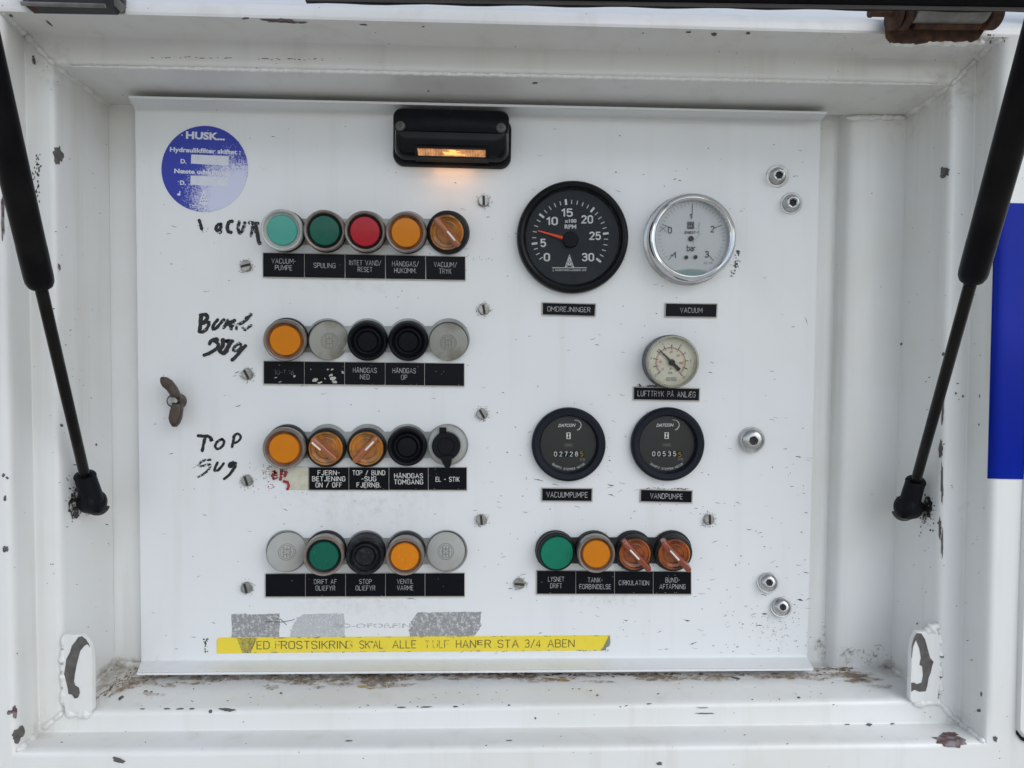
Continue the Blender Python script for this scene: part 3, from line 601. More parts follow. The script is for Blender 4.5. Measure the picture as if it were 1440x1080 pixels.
def ribbon(g, pts, wd, z):
    """flat stroke with mitred joints and slightly rounded ends, in the local XY plane"""
    P = [Vector((p[0], p[1], 0)) for p in pts]; n = len(P); closed = (P[0]-P[-1]).length < 1e-9 and n > 3
    W_ = wd if callable(wd) else (lambda i: wd)
    if closed: P = P[:-1]; n -= 1
    Lf, Rt = [], []
    for i in range(n):
        a = P[i-1] if (i > 0 or closed) else None; b = P[(i+1) % n] if (i < n-1 or closed) else None
        d0 = (P[i]-a).normalized() if a is not None else (b-P[i]).normalized(); d1 = (b-P[i]).normalized() if b is not None else d0
        t = (d0+d1); t = t.normalized() if t.length > 1e-6 else d0; nn_ = Vector((-t.y, t.x, 0)); c = max(.55, nn_.dot(Vector((-d0.y, d0.x, 0)))); q = nn_*(W_(i)/2/c)
        Lf.append(P[i]+q); Rt.append(P[i]-q)
    if not closed:
        e0 = (P[0]-P[1]).normalized()*W_(0)*.35; e1 = (P[-1]-P[-2]).normalized()*W_(n-1)*.35
        Lf = [P[0]+e0+(Lf[0]-P[0])*.45]+Lf+[P[-1]+e1+(Lf[-1]-P[-1])*.45]; Rt = [P[0]+e0+(Rt[0]-P[0])*.45]+Rt+[P[-1]+e1+(Rt[-1]-P[-1])*.45]; n += 2
    v = [Vector((q.x, q.y, z)) for q in Lf+Rt]; m_ = n if closed else n-1
    g.add(v, [(i, n+i, n+(i+1) % n, (i+1) % n) for i in range(m_)])
def glyphs(g, s, size, wt, gap=1.5, slant=0, M=None, sx=1.0):
    """centred stroke lettering; size = cap height"""
    u = size/6; tot = sum(GL[c][0]*sx+gap for c in s)-gap; x = -tot/2; k = 0; b0 = len(g.v)
    for c in s:
        for st in GL[c][1]:
            pp = [tuple(float(q) for q in xy.split(',')) for xy in st.split()]
            ribbon(g, [((x+a*sx+slant*b)*u, (b-3)*u) for a, b in pp], wt*u, .00001*(k % 4)); k += 1
        x += GL[c][0]*sx+gap
    if M:
        for i in range(b0, len(g.v)): g.v[i] = M @ g.v[i]
    return tot*u
def onpanel(px, py, h, slope=0.0):
    c = U(px, py, h); e = (U(px+10*math.cos(R(slope)), py+10*math.sin(R(slope)), h)-c).normalized(); z = NRM; y = z.cross(e)
    return Matrix(((e.x, y.x, z.x, c.x), (e.y, y.y, z.y, c.y), (e.z, y.z, z.z, c.z), (0, 0, 0, 1)))
def engrave(name, lines, px, py, cap, wd, parent, h, m=None, slope=0.0, lead=1.45, wt=.56, gap=1.5, slant=0):
    """lines of engraved capitals centred at a point; wd = width in px of the widest line"""
    g = G(); n = len(lines); widest = max(sum(GL[c][0]+gap for c in s)-gap for s in lines)/6*cap; sx = wd/widest if wd else 1
    for i, s in enumerate(lines):
        off = (i-(n-1)/2)*cap*lead
        M = onpanel(px-off*math.sin(R(slope)), py+off*math.cos(R(slope)), h, slope) @ Matrix.Diagonal((sx, 1, 1, 1))
        glyphs(g, s, K(cap, h), wt, gap, slant, M)
    return g.build(name, m or M_eng, parent, world=True, smooth=False)
def bfont(name, s, M, size, m, parent, bold=0.0, wd=None, shear=0.0, space=1.0):
    """filled lettering from the built-in font, cap height = size, centred on M"""
    cu = bpy.data.curves.new(name, 'FONT'); cu.body = s; cu.size = 1; cu.align_x = 'CENTER'; cu.offset = bold; cu.shear = shear; cu.space_character = space; cu.resolution_u = 3
    o = bpy.data.objects.new(name, cu); me = bpy.data.meshes.new_from_object(o); bpy.data.objects.remove(o); bpy.data.curves.remove(cu)
    xs = [v.co.x for v in me.vertices]; ys = [v.co.y for v in me.vertices]
    if not xs: return None
    k = size/.729; cx = (min(xs)+max(xs))/2; kx = (wd/(max(xs)-min(xs))) if wd else k; cy = .729/2
    vs_ = [M @ Vector(((v.co.x-cx)*kx, (v.co.y-cy)*k, 0)) for v in me.vertices]; fs = [tuple(p.vertices) for p in me.polygons]; bpy.data.meshes.remove(me)
    return mk(name, vs_, fs, m, parent, world=True)
# ---- label strips
def strip(label, quad, cuts, texts, group='engraved label strips under the button rows', cap=6.4, sunk=M_label):
    (ax, ay), (bx, by), (cx, cy), (dx, dy) = quad; h = .0018
    T = thing('label_strip', label, 'label strip', Matrix.Translation(U((ax+cx)/2, (ay+cy)/2, 0)), group)
    g = G(); e = 1.3; prism(g, [(ax-e, ay-e*.6), (bx+e*.6, by-e*.6), (cx+e*.6, cy+e*1.3), (dx-e, dy+e*1.3)], 0.0002, .0012, .0002); g.build('label_backing', M_laminate, T, world=True, sharp=25)
    xs = [ax]+cuts+[bx]
    for i in range(len(xs)-1):
        f0 = (xs[i]-ax)/(bx-ax); f1 = (xs[i+1]-ax)/(bx-ax); s0 = .0 if i == 0 else .45; s1 = .0 if i == len(xs)-2 else .45
        tp = lambda f: ay+(by-ay)*f; bt = lambda f: dy+(cy-dy)*f
        g = G(); prism(g, [(xs[i]+s0, tp(f0)), (xs[i+1]-s1, tp(f1)), (xs[i+1]-s1+(cx-bx)*f1, bt(f1)), (xs[i]+s0+(dx-ax)*f0, bt(f0))], .0004, h, .00015)
        pl = g.build('name_plate', sunk, T, world=True, sharp=25)
        t = texts[i]
        if not t: continue
        mx_, my = (xs[i]+xs[i+1])/2+t[3], (tp((f0+f1)/2)+bt((f0+f1)/2))/2+t[2]; sl_ = math.degrees(math.atan2(by-ay, bx-ax))
        engrave('lettering', t[0], mx_, my, t[4] if len(t) > 4 else cap, t[1], pl, h+.00006, t[5] if len(t) > 5 else M_eng, sl_)
    return T
A_, O_ = '\u00c5', '\u00c6'
s1 = strip('black label strip of five plates from VACUUM-PUMPE to VACUUM/TRYK', [(370, 355.6), (654, 361), (654, 393.5), (370.7, 389)], [427.8, 485, 541.8, 598.4],
    [(['VACUUM-', 'PUMPE'], 33, -1, 0), (['SPULING'], 29.5, -.5, 0), (['INTET VAND/', 'RESET'], 44, -.5, 0), (['H'+A_+'NDGAS/', 'HUKOMM.'], 36.5, 0, 0), (['VACUUM/', 'TRYK'], 31.5, 0, 0)])
s2 = strip('black label strip with HÅNDGAS NED and HÅNDGAS OP beside scraped blank plates', [(371, 508), (652.5, 511.3), (652.5, 542.5), (371, 539.5)], [427.8, 484.4, 541.6, 597],
    [(['10-T.16'], 27, -.5, 0, 6.2, M_engf), None, (['H'+A_+'NDGAS', 'NED'], 32.5, .0, 0), (['H'+A_+'NDGAS', 'OP'], 32, 0, -1), None])
s4 = strip('black label strip with DRIFT AF OLIEFYR, STOP OLIEFYR and VENTIL VARME', [(373.5, 807.5), (653, 806.5), (653, 838.3), (373.5, 839)], [429.3, 485.8, 542, 597.6],
    [None, (['DRIFT AF', 'OLIEFYR'], 31.5, -.5, 0, 6.3), (['STOP', 'OLIEFYR'], 27, -.5, 0, 6.3), (['VENTIL', 'VARME'], 22.5, -.5, 0, 6.3), None])
s5 = strip('black label strip of four plates from LYSNET DRIFT to BUND-AFTAPNING', [(755.3, 803), (971.8, 804.5), (971.8, 835.3), (755.3, 835)], [809.8, 864.3, 918.8],
    [(['LYSNET', 'DRIFT'], 22.5, 0, -.5, 6.4), (['TANK-', 'FORBINDELSE'], 45, 1, 0, 6.4), (['CIRKULATION'], 43, 0, 0, 6.4), (['BUND-', 'AFTAPNING'], 37, .5, .5, 6.4)])
g = G()       # scraped flakes on the second plate of row two
for (x, y, a, b) in ((444, 534, 4, 2.4), (450, 538, 4, 1.4), (467, 532.5, 4.5, 2.5), (471, 537, 4, 2), (466, 527.5, 3, 1.5), (461, 519.5, 1.6, 1.2), (467, 519.5, 1.8, 1), (482, 523.5, 1.6, 2.2), (437, 519.5, .7, .7), (457, 532.5, .8, 1.3), (414, 529, 1.8, 1.4), (394, 537, 2.4, .6), (388, 531, 2.4, .6)):
    c = blob(x, y, a, b, -15, 12, .4); vv = [U(q[0], q[1], .00195) for q in c]; g.add(vv, [tuple(range(12))])
g.build('scraped_patches', M_laminate, s2, world=True, smooth=False)
g = G()
for i in range(70):
    q = random.choice(((375, 650, 508, 541), (376, 650, 808, 838), (757, 970, 805, 834), (372, 650, 358, 392), (436, 655, 659, 688))); c = blob(random.uniform(q[0], q[1]), random.choice((random.uniform(q[2], q[3]), q[3]-.6)), random.uniform(.4, 1.3), .35, 0, 6, .4)
    g.add([U(a, b, .00196) for a, b in c], [tuple(range(6))])
tag(g.build('label_nicks', M_fleckl, panel, world=True, smooth=False), kind='stuff')
# row three: bolder lettering and one torn cream plate
T3 = thing('label_strip', 'label strip with bold white lettering and a torn cream first plate', 'label strip', Matrix.Translation(U(515, 673, 0)), 'engraved label strips under the button rows')
g = G(); prism(g, [(434, 656.8), (656.8, 656.8), (656.8, 690.3), (434, 690)], .0002, .0012, .0002); g.build('label_backing', M_laminate, T3, world=True, sharp=25)
for (x0, x1, lines, ws) in ((434.6, 489.9, ['FJERN-', 'BETJENING', 'ON / OFF'], (30, 45.5, 36)), (490.9, 546.4, ['TOP / BUND', '-SUG', 'FJERNB.'], (45, 20, 33.5)), (547.4, 601.7, ['H'+A_+'NDGAS', 'TOMGANG'], (39.5, 40)), (602.7, 656.1, ['EL - STIK'], (33,))):
    g = G(); prism(g, [(x0, 657.6), (x1, 657.8), (x1, 689), (x0, 688.8)], .0004, .0018, .00015); pl = g.build('name_plate', M_label, T3, world=True, sharp=25); n = len(lines)
    for i, (t, w_) in enumerate(zip(lines, ws)):
        yy = 673.4+(i-(n-1)/2)*8.6 + (.6 if n == 1 else 0); engrave('lettering', [t], (x0+x1)/2, yy, 6.2, w_, pl, .00187, M_print, wt=.88, gap=1.7)
g = G(); prism(g, [(378, 657), (433.4, 656.6), (433.4, 688.4), (404.5, 688.6), (404, 683), (400, 678), (394, 675), (386, 672), (382, 668), (380, 664)], .0003, .0011, .0002); tp_ = g.build('torn_plate', M_torn, T3, world=True, sharp=25)
g = G()
for (st, wd) in (([(386, 662), (387, 668), (384, 672)], 3), ([(384, 667), (388, 666), (389, 671), (385, 673), (383, 669), (384, 667)], 4), ([(396, 660), (395, 672), (394, 675)], 4), ([(396, 661), (401, 661), (402.5, 665), (400, 669), (396, 669)], 5), ([(399, 677), (404, 678), (406, 683), (404, 688)], 4), ([(383, 663), (388, 664)], 2)):
    M = onpanel(395, 672, .0013); inv = M.inverted(); P_ = []
    for x, y in st: q = inv @ U(x, y, .0013); P_.append((q.x, q.y))
    g2_ = G(); ribbon(g2_, P_, K(wd), 0); g.add([M @ q for q in g2_.v], g2_.f)
g.build('red_scrawl', M_redink, tp_, world=True, smooth=False)
g = G()
for i in range(60): pdecal(g, blob(random.gauss(378, 5), random.gauss(663, 6), random.uniform(.4, 1.2), random.uniform(.3, .8), 0, 6, .4))
for i in range(14): t = i/13*6.28; pdecal(g, blob(381+4*math.cos(t)+random.gauss(0, .6), 684+2.6*math.sin(t)+random.gauss(0, .5), .9, .6, 0, 6, .4))
tag(g.build('red_ink_specks', M_redink, panel, world=True, smooth=False), kind='stuff')
# single labels
def single(label, quad, text, capx, wdx, slope, t3=None):
    T = thing('name_plate', label, 'label', Matrix.Translation(U(sum(p[0] for p in quad)/4, sum(p[1] for p in quad)/4, 0)), 'single engraved labels under the gauges')
    c = (sum(p[0] for p in quad)/4, sum(p[1] for p in quad)/4)
    g = G(); prism(g, [(x+(1.6 if x > c[0] else -1.6), y+(1.6 if y > c[1] else -1.3)) for x, y in quad], .0002, .0012, .0002); g.build('label_backing', M_laminate, T, world=True, sharp=25)
    g = G(); prism(g, quad, .0004, .0019, .00015); pl = g.build('label_face', M_label, T, world=True, sharp=25)
    engrave('lettering', [text], c[0], c[1], capx, wdx, T, .00196, M_eng if not t3 else t3, slope)
single('small black OMDREJNINGER label under the tachometer', [(763.5, 426), (837, 428), (836, 444), (763.5, 442)], 'OMDREJNINGER', 6.4, 60, 1.3)
single('small black VACUUM label under the chrome gauge', [(937, 427), (1008, 428), (1007, 445.5), (936.5, 444.5)], 'VACUUM', 6.6, 31, .8)
single('black LUFTTRYK label tucked under the small cream gauge', [(892, 544.8), (983.3, 547), (982.8, 563), (891.8, 561.5)], 'LUFTTRYK P'+A_+' ANL'+O_+'G', 7.4, 82, 1.3)
single('black VACUUMPUMPE label under the left hour meter', [(762.8, 687.2), (832.2, 687.8), (831.8, 704.4), (762.8, 703.8)], 'VACUUMPUMPE', 7.2, 58, .4)
single('slightly tilted black VANDPUMPE label under the right hour meter', [(902, 689), (973, 691), (972.5, 706.5), (901.5, 704.8)], 'VANDPUMPE', 7.2, 46, 1.5)
g = G()
for i in range(40): pdecal(g, blob(random.uniform(895, 930), 544.6+abs(random.gauss(0, 1.6))*-1, random.uniform(.5, 1.2), random.uniform(.6, 1.8), 0, 6, .4), .0006)
for i in range(26): pdecal(g, blob(random.uniform(905, 968), 687.5+random.gauss(0, .7), random.uniform(.8, 2.4), .5, 0, 6, .4), .0006)
tag(g.build('glue_crumbs', M_grease, panel, world=True, smooth=False), kind='stuff')

# ------------------------------------------------------------------ button rows: scalloped holders
def holder(label, cx, cys, r, m, web=18.5):
    T = thing('button_holder', label, 'mounting plate', Matrix.Translation(U(sum(cx)/len(cx), cys, 0)), 'scalloped mounting plates behind the buttons')
    def half(x): return max([math.sqrt(max(0, r*r-(x-c)**2)) for c in cx]+[web if cx[0] < x < cx[-1] else 0])
    xs = []; x = cx[0]-r
    while x <= cx[-1]+r+.01: xs.append(x); x += .9 if min(abs(x-cx[0]+r), abs(x-cx[-1]-r)) < 5 else 1.8
    for h0, h1, dr, nm in ((.0001, .0016, 0, 'holder_plate'), (.0012, .0024, 2.2, 'raised_rim')):
        rr_ = r; g = G()
        def hf(x): return max([math.sqrt(max(0, (r-dr)**2-(x-c)**2)) for c in cx]+[web-dr*1.4 if cx[0] < x < cx[-1] else 0])
        X = [q for q in xs if cx[0]-r+dr < q < cx[-1]+r-dr]; X = [cx[0]-r+dr+.02]+X+[cx[-1]+r-dr-.02]
        X = sorted(set(round(q, 3) for q in X))
        v = []; f = []; n = len(X)
        for hh in (h0, h1):
            for sgn in (-1, 1):
                for q in X: v.append(U(q, cys+sgn*hf(q), hh))
        for i in range(n-1):
            f += [(2*n+i, 2*n+i+1, 3*n+i+1, 3*n+i), (i, i+1, 2*n+i+1, 2*n+i), (n+i, 3*n+i, 3*n+i+1, n+i+1)]
        g.add(v, f).build(nm, m, T, world=True, smooth=False)
holder('grey five-hole mounting plate behind the top button row', [401.5, 458.5, 515.5, 572.5, 631], 326, 29.5, M_plate)
holder('grey five-hole mounting plate behind the BUND SUG button row', [404, 460.5, 517, 574, 631], 477, 29.5, M_plate)
holder('grey five-hole mounting plate behind the TOP SUG button row', [404.4, 461, 517.5, 573, 629], 625.5, 29.5, M_plate)
holder('grey five-hole mounting plate behind the lowest left button row', [403.5, 459.5, 515.6, 571.8, 628], 775, 29.5, M_plate)
holder('dark grey four-hole mounting plate behind the lower right buttons', [781, 835, 889.5, 944.5], 774, 28.5, M_plated)

# ------------------------------------------------------------------ buttons and switches
CACHE = {}
def part(name, key, fn, m, T, smooth=True, sharp=35):
    """part in the thing's local frame; alike parts share one mesh"""
    k = (name, key, m.name)
    if k in CACHE:
        o = bpy.data.objects.new(name, CACHE[k]); C.objects.link(o); o.parent = T; WM[o] = WM[T].copy(); return o
    g = G(); fn(g); o = g.build(name, m, T, smooth=smooth, sharp=sharp); CACHE[k] = o.data; return o
def head(name, label, cat, b, t, h, group):
    B = U(b[0], b[1], .0022); Tt = U(t[0], t[1], h); ax = (Tt-B); T = thing(name, label, cat, base_at(B, ax), group); return T, ax.length
def guarded(label, b, t, rg, rl, ml, mg=M_guard, h=.016, inner=None, lens=(0, 0), group='round illuminated push buttons'):
    T, L = head('push_button', label, 'push button', b, t, h, group); rG = round(K(rg, h), 5); rL = round(K(rl, h), 5); L = round(L, 4)
    part('collar', (rG, L), lambda g: g.lathe([(rG*1.0, 0), (rG*1.0, .004), (rG*.97, .0048), (rG*.93, .005), (rG*.90, .0075), (rG*.8, .0078), (rG*.8, 0)], 48), M_collar, T)
    part('guard', (rG, rL, L), lambda g: g.lathe([(rG*.93, .004), (rG*.955, .006), (rG*.975, L*.55), (rG*.985, L-.0022), (rG*.965, L-.0007), (rG*.92, L), (rG*.86, L-.0003), (rG*.825, L-.0012), (rG*.82, L-.0022)], 56), mg, T)
    part('guard_rim', (rG, rL, L), lambda g: g.lathe([(rG*.82, L-.0022), (rL*1.10, L-.0026), (rL*1.06, L-.0020), (rL*1.02, L-.0022), (rL*1.0, L-.0030)], 56), inner or M_collar, T)
    part('lens', (rL, L), lambda g: g.lathe([(rL*1.01, L-.004), (rL, L-.0018), (rL*.96, L-.0012), (rL*.5, L-.0009), (0, L-.0008)], 48), ml, T)
    return T
def blankplug(label, b, t, r_, m, h=.0075):
    T, L = head('blanking_plug', label, 'blanking plug', b, t, h, 'grey blanking plugs filling unused holes'); q = round(K(r_, h), 5); L = round(L, 4)
    part('plug_skirt', (q, L), lambda g: g.lathe([(q*1.02, 0), (q*1.02, L*.45), (q*.98, L*.5), (q*.97, L*.6)], 48), M_collar, T)
    part('disc', (q, L), lambda g: g.lathe([(q*.985, L*.5), (q, L*.6), (q, L-.0008), (q*.975, L-.0002), (q*.94, L), (0, L)], 56), m, T)
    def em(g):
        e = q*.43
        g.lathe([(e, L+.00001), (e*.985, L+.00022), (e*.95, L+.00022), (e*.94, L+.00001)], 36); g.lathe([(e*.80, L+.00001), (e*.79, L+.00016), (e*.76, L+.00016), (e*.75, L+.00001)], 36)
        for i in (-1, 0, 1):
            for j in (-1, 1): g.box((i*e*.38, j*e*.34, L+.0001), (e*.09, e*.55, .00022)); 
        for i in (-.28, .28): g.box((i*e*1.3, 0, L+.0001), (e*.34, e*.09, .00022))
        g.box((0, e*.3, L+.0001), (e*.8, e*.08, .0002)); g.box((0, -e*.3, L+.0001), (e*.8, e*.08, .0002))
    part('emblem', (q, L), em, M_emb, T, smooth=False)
    return T
def blackbutton(label, b, t, r_, h=.011, inner=None, m=M_black, ri=.66):
    T, L = head('push_button', label, 'push button', b, t, h, 'black rubber push buttons'); q = round(K(r_, h), 5); L = round(L, 4)
    part('collar', (q, L), lambda g: g.lathe([(q*1.02, 0), (q*1.02, .003), (q*.98, .0045), (q*.93, .005)], 48), M_collar, T)
    part('rubber_boot', (q, L, ri), lambda g: g.lathe([(q*.99, .004), (q, .0055), (q*.995, L-.0018), (q*.96, L-.0005), (q*.90, L), (q*.82, L-.0004), (q*.76, L-.0022), (q*.71, L-.0026), (q*(ri+.0), L-.0008), (q*(ri-.05), L-.0004), (q*(ri-.10), L-.0010), (q*(ri-.15), L-.0022)], 56), m, T)
    part('button_face', (q, L, ri), lambda g: g.lathe([(q*(ri-.14), L-.0030), (q*(ri-.16), L-.0016), (q*(ri-.19), L-.0011), (q*.2, L-.0008), (0, L-.0008)], 44), inner or m, T)
    return T
def selector(label, ring, disc, rr_, rd, e0, e1, ins0, ins1, md, ml, group, mi=M_ins, h=.0095, hl=.0165, wid=8.2):
    T, L = head('selector_switch', label, 'selector switch', (ring[0]+(ring[0]-disc[0])*.0, ring[1]), disc, h, group); a = round(K(rr_, .004), 5); q = round(K(rd, h), 5); L = round(L, 4)
    part('collar', (a, q, L), lambda g: g.lathe([(a, 0), (a, .0040), (a*.97, .0052), (a*.92, .0056), (q*1.06, .0060), (q*1.05, L-.0012), (q*1.02, L-.0008), (q*.99, L-.0010)], 56), M_collar, T)
    part('dial', (q, L), lambda g: g.lathe([(q*1.0, L-.003), (q*1.0, L-.0006), (q*.96, L), (q*.90, L-.0001), (q*.86, L-.0014), (q*.68, L-.0020), (q*.66, L-.0012), (q*.62, L-.0011), (q*.60, L-.0022), (q*.3, L-.0024), (0, L-.0024)], 56), md, T)
    inv = WM[T].inverted(); A0 = inv @ U(*e0, hl); A1 = inv @ U(*e1, hl); d = A1-A0; Lh = Vector((d.x, d.y, 0)).length; c = (A0+A1)/2; ang = math.atan2(d.y, d.x); top = c.z
    g = G(); W_ = K(wid, hl); M = Matrix.Translation((c.x, c.y, 0)) @ Matrix.Rotation(ang, 4, 'Z'); zb_ = L-.0024
    rings = []
    for (zz, sw, sl_) in ((zb_, 1.55, .93), (zb_+(top-zb_)*.45, 1.25, .95), (top-.0012, 1.02, .985), (top-.0003, .86, .965), (top, .62, .93)):
        rings.append([M @ p for p in rrect(0, 0, Lh*sl_, W_*sw, W_*sw*.48, zz, 6)])
    g.loft(rings); g.build('lever', ml, T, sharp=50)
    I0 = inv @ U(*ins0, hl); I1 = inv @ U(*ins1, hl); dd = I1-I0; g = G(); M = Matrix.Translation(((I0+I1)/2).xy.to_3d()) @ Matrix.Rotation(math.atan2(dd.y, dd.x), 4, 'Z')
    li = dd.xy.length; g.loft([[M @ p for p in rrect(0, 0, li*k2, W_*.30*k2, W_*.13, zz, 3)] for zz, k2 in ((top-.001, 1), (top+.00025, 1), (top+.0004, .93))]); g.build('pointer_mark', mi, T, sharp=50)
    return T
# top row
guarded('pale teal push button with clear guard, first of the top row', (401.5, 325.5), (396, 323.5), 29.3, 20.7, M_teal, M_guardw, inner=M_guardw)
guarded('dark green push button of the top row above the SPULING label', (459, 326.5), (456, 324), 29, 20.5, M_green)
guarded('red push button in the middle of the top row', (515, 327.5), (513, 325.3), 29, 20.5, M_red)
guarded('amber push button of the top row above the HÅNDGAS/HUKOMM. label', (573, 328.5), (570.5, 326.8), 28.7, 20.2, M_amber, inner=M_guardo)
selector('amber selector switch at the right end of the top row', (631, 327), (627.8, 327), 30, 24, (611, 306.5), (644.5, 347), (629, 325), (640, 338.5), M_sel, M_lev, 'amber selector switches')
# second row
guarded('amber push button beside the handwritten BUND SUG', (404.5, 476), (400.5, 479.3), 30, 21, M_amber, inner=M_guardo)
blankplug('smudged grey blanking plug between amber and black buttons, BUND SUG row', (461, 477.5), (463, 479.6), 27.3, M_blankd)
blackbutton('black push button above the HÅNDGAS NED label', (517.5, 478), (516.7, 480.8), 27.8)
blackbutton('black push button above the HÅNDGAS OP label', (574.5, 478.5), (574, 481), 27.8)
blankplug('brown-stained grey blanking plug at the right end of the BUND SUG row', (631, 479), (630.4, 481.8), 27, M_blankd)
# third row
guarded('amber push button beside the handwritten TOP SUG', (404.5, 626), (399, 631.5), 30, 21, M_amber, inner=M_guardo)
selector('amber selector switch above the FJERN-BETJENING label, lever pointing down right', (460, 628.5), (457.8, 631), 27.5, 23.7, (437.8, 616.5), (472.5, 649), (438.5, 621.5), (451, 633), M_sel, M_lev, 'amber selector switches')
selector('amber selector switch above the TOP/BUND-SUG label, lever pointing up right', (516.5, 628.5), (514.9, 631), 27.5, 23.7, (530.5, 615.5), (496.5, 651), (525.6, 621), (513.5, 633.3), M_sel, M_lev, 'amber selector switches')
blackbutton('black push button above the HÅNDGAS TOMGANG label', (573, 626.5), (572.3, 629), 27.5)
# fourth row
blankplug('clean grey blanking plug at the left end of the lowest row', (403.5, 775.5), (403.4, 776.3), 27.2, M_blank)
guarded('scratched dark green push button above the DRIFT AF OLIEFYR label', (459.5, 773), (454.9, 783), 29.2, 20.5, M_greens, h=.019)
blackbutton('worn sooty black push button above the STOP OLIEFYR label', (515.5, 774), (513.3, 783.3), 27.3, h=.017, m=mat('sooty_rubber', (.009, .010, .013), .5, spec=.2, col2=(.035, .038, .043), scale=260, thr=(.5, .75), bump=.5, bscale=900))
guarded('scratched amber push button above the VENTIL VARME label', (572, 773), (569, 784), 27.8, 20, M_ambers, inner=M_guardo, h=.019)
blankplug('clean grey blanking plug at the right end of the lowest row', (628, 774), (626.8, 775.6), 27, M_blank)
# lower right row
def flush():
    T, L = head('push_button', 'broad flush green push button above the LYSNET DRIFT label', 'push button', (780.8, 773.5), (783.4, 778), .010, 'round illuminated push buttons'); q = K(26.4, .01); r_ = K(23.6, .01)
    part('collar', 'f', lambda g: g.lathe([(q*1.06, 0), (q*1.06, .004), (q*1.0, .005), (q, L-.001), (q*.97, L-.0002), (q*.93, L-.0004), (q*.91, L-.002)], 56), M_collar, T)
    part('lens', 'f', lambda g: g.lathe([(r_*1.01, L-.003), (r_, L-.0004), (r_*.97, L+.0002), (r_*.6, L+.0005), (0, L+.0006)], 56), M_green2, T)
flush()
guarded('amber push button above the TANK-FORBINDELSE label', (835, 772), (839, 780), 27.6, 19.8, M_amber, inner=M_guardo, h=.018)
selector('deep amber selector switch above the CIRKULATION label', (890.3, 775.5), (893, 779.8), 27, 22.8, (876.5, 762), (915.5, 804.5), (885.8, 773), (899, 787), M_seld, M_levd, 'deep amber selector switches')
selector('deep amber selector switch above the BUND-AFTAPNING label', (945.3, 775), (948.3, 780.2), 27, 22.8, (931.5, 762.5), (972, 805.5), (942.3, 774), (955.3, 788), M_seld, M_levd, 'deep amber selector switches')
# capped socket
T, L = head('capped_socket', 'grey electric socket with black hinged rubber cap, right end of TOP SUG row', 'socket', (629, 625.5), (628, 626), .008, None)
q = K(26.8, .008)
part('socket_ring', 's', lambda g: g.lathe([(q*1.03, 0), (q*1.03, .004), (q*1.0, .0045), (q, L-.0012), (q*.97, L-.0004), (q*.92, L), (q*.74, L), (q*.72, L-.0006), (0, L-.0006)], 56), M_blank, T)
inv = WM[T].inverted(); hc = .0125; c = inv @ U(627, 627.5, hc); rc = K(20, hc)
g = G(); M = Matrix.Translation((c.x, c.y, 0)); g.lathe([(rc*.97, L-.0004), (rc, L+.001), (rc, c.z-.0008), (rc*.95, c.z), (rc*.62, c.z), (rc*.60, c.z-.0004), (rc*.56, c.z-.0004), (rc*.54, c.z), (0, c.z)], 48, M); cap = g.build('rubber_cap', M_black, T)
g = G(); P_ = [inv @ U(x, y, .0135) for x, y in ((617, 641), (637, 640), (633.5, 655), (631.5, 658.3), (627.5, 658.5), (625, 655.5))]
g.loft([[Vector((p.x, p.y, z_)) for p in P_[::-1]] for z_ in (L+.001, c.z+.0012)]+[[Vector((p.x*.9+sum(k_.x for k_ in P_)/60, p.y*.9+sum(k_.y for k_ in P_)/60, c.z+.0018)) for p in P_[::-1]]]); g.build('pull_tab', M_black, T, sharp=40)
g = G(); a = inv @ U(622, 601, .010); b = inv @ U(622.5, 613, .0125); g.box(((a.x+b.x)/2, (a.y+b.y)/2, L+.0012), (K(9.5, .01), abs(a.y-b.y), .0035)); g.build('hinge_strap', M_black, T, smooth=False)
g = G()
for i in range(9): g.box((c.x+K(random.uniform(-9, 7)), c.y+K(random.uniform(-4, 7)), c.z+.00005), (K(random.uniform(1, 4)), K(random.uniform(.6, 1.4)), .0003))
g.build('embossed_mark', M_navy, T, smooth=False)

# ------------------------------------------------------------------ screws and bolts
g = G(); q = K(7.4)
g.lathe([(q*1.12, 0), (q*1.12, .0006), (q, .0008), (q, .0016), (0, .0016)], 28)
sw = q*.20
for s in (-1, 1):
    a0 = math.asin(sw/q); pts = []
    for i in range(15):
        a = a0+(math.pi-2*a0)*i/14; pts.append(Vector((q*math.cos(a), s*q*math.sin(a), 0)))
    if s < 0: pts = pts[::-1]
    cc = Vector((0, s*q*.5, 0)); g.loft([[p+Vector((0, 0, .0015)) for p in pts], [p+Vector((0, 0, .0025)) for p in pts], [cc+(p-cc)*.88+Vector((0, 0, .0031)) for p in pts]])
screw_me = None
SC = [(346.5, 374, -15, 'slotted screw left of the VACUUM-PUMPE plate'), (348.5, 526, 62, 'slotted screw left of the scraped BUND SUG label strip'), (348, 675.5, 72, 'slotted screw under the handwritten TOP SUG'), (347.5, 826, 75, 'slotted screw left of the lowest left label strip, ringed by dirt'),
      (680, 283, 88, 'slotted screw below the right end of the black lamp'), (680.5, 435, 80, 'slotted screw between the OMDREJNINGER label and the upper button rows'), (678, 582, 60, 'slotted screw right of the TOP SUG row, above the EL-STIK socket'), (677, 730.5, 85, 'slotted screw above right end of the lowest left button row'), (996.5, 730, 88, 'slotted screw above right of the deep amber selectors'), (730.5, 820, 4, 'slotted screw left of the LYSNET DRIFT plate, slot level')]
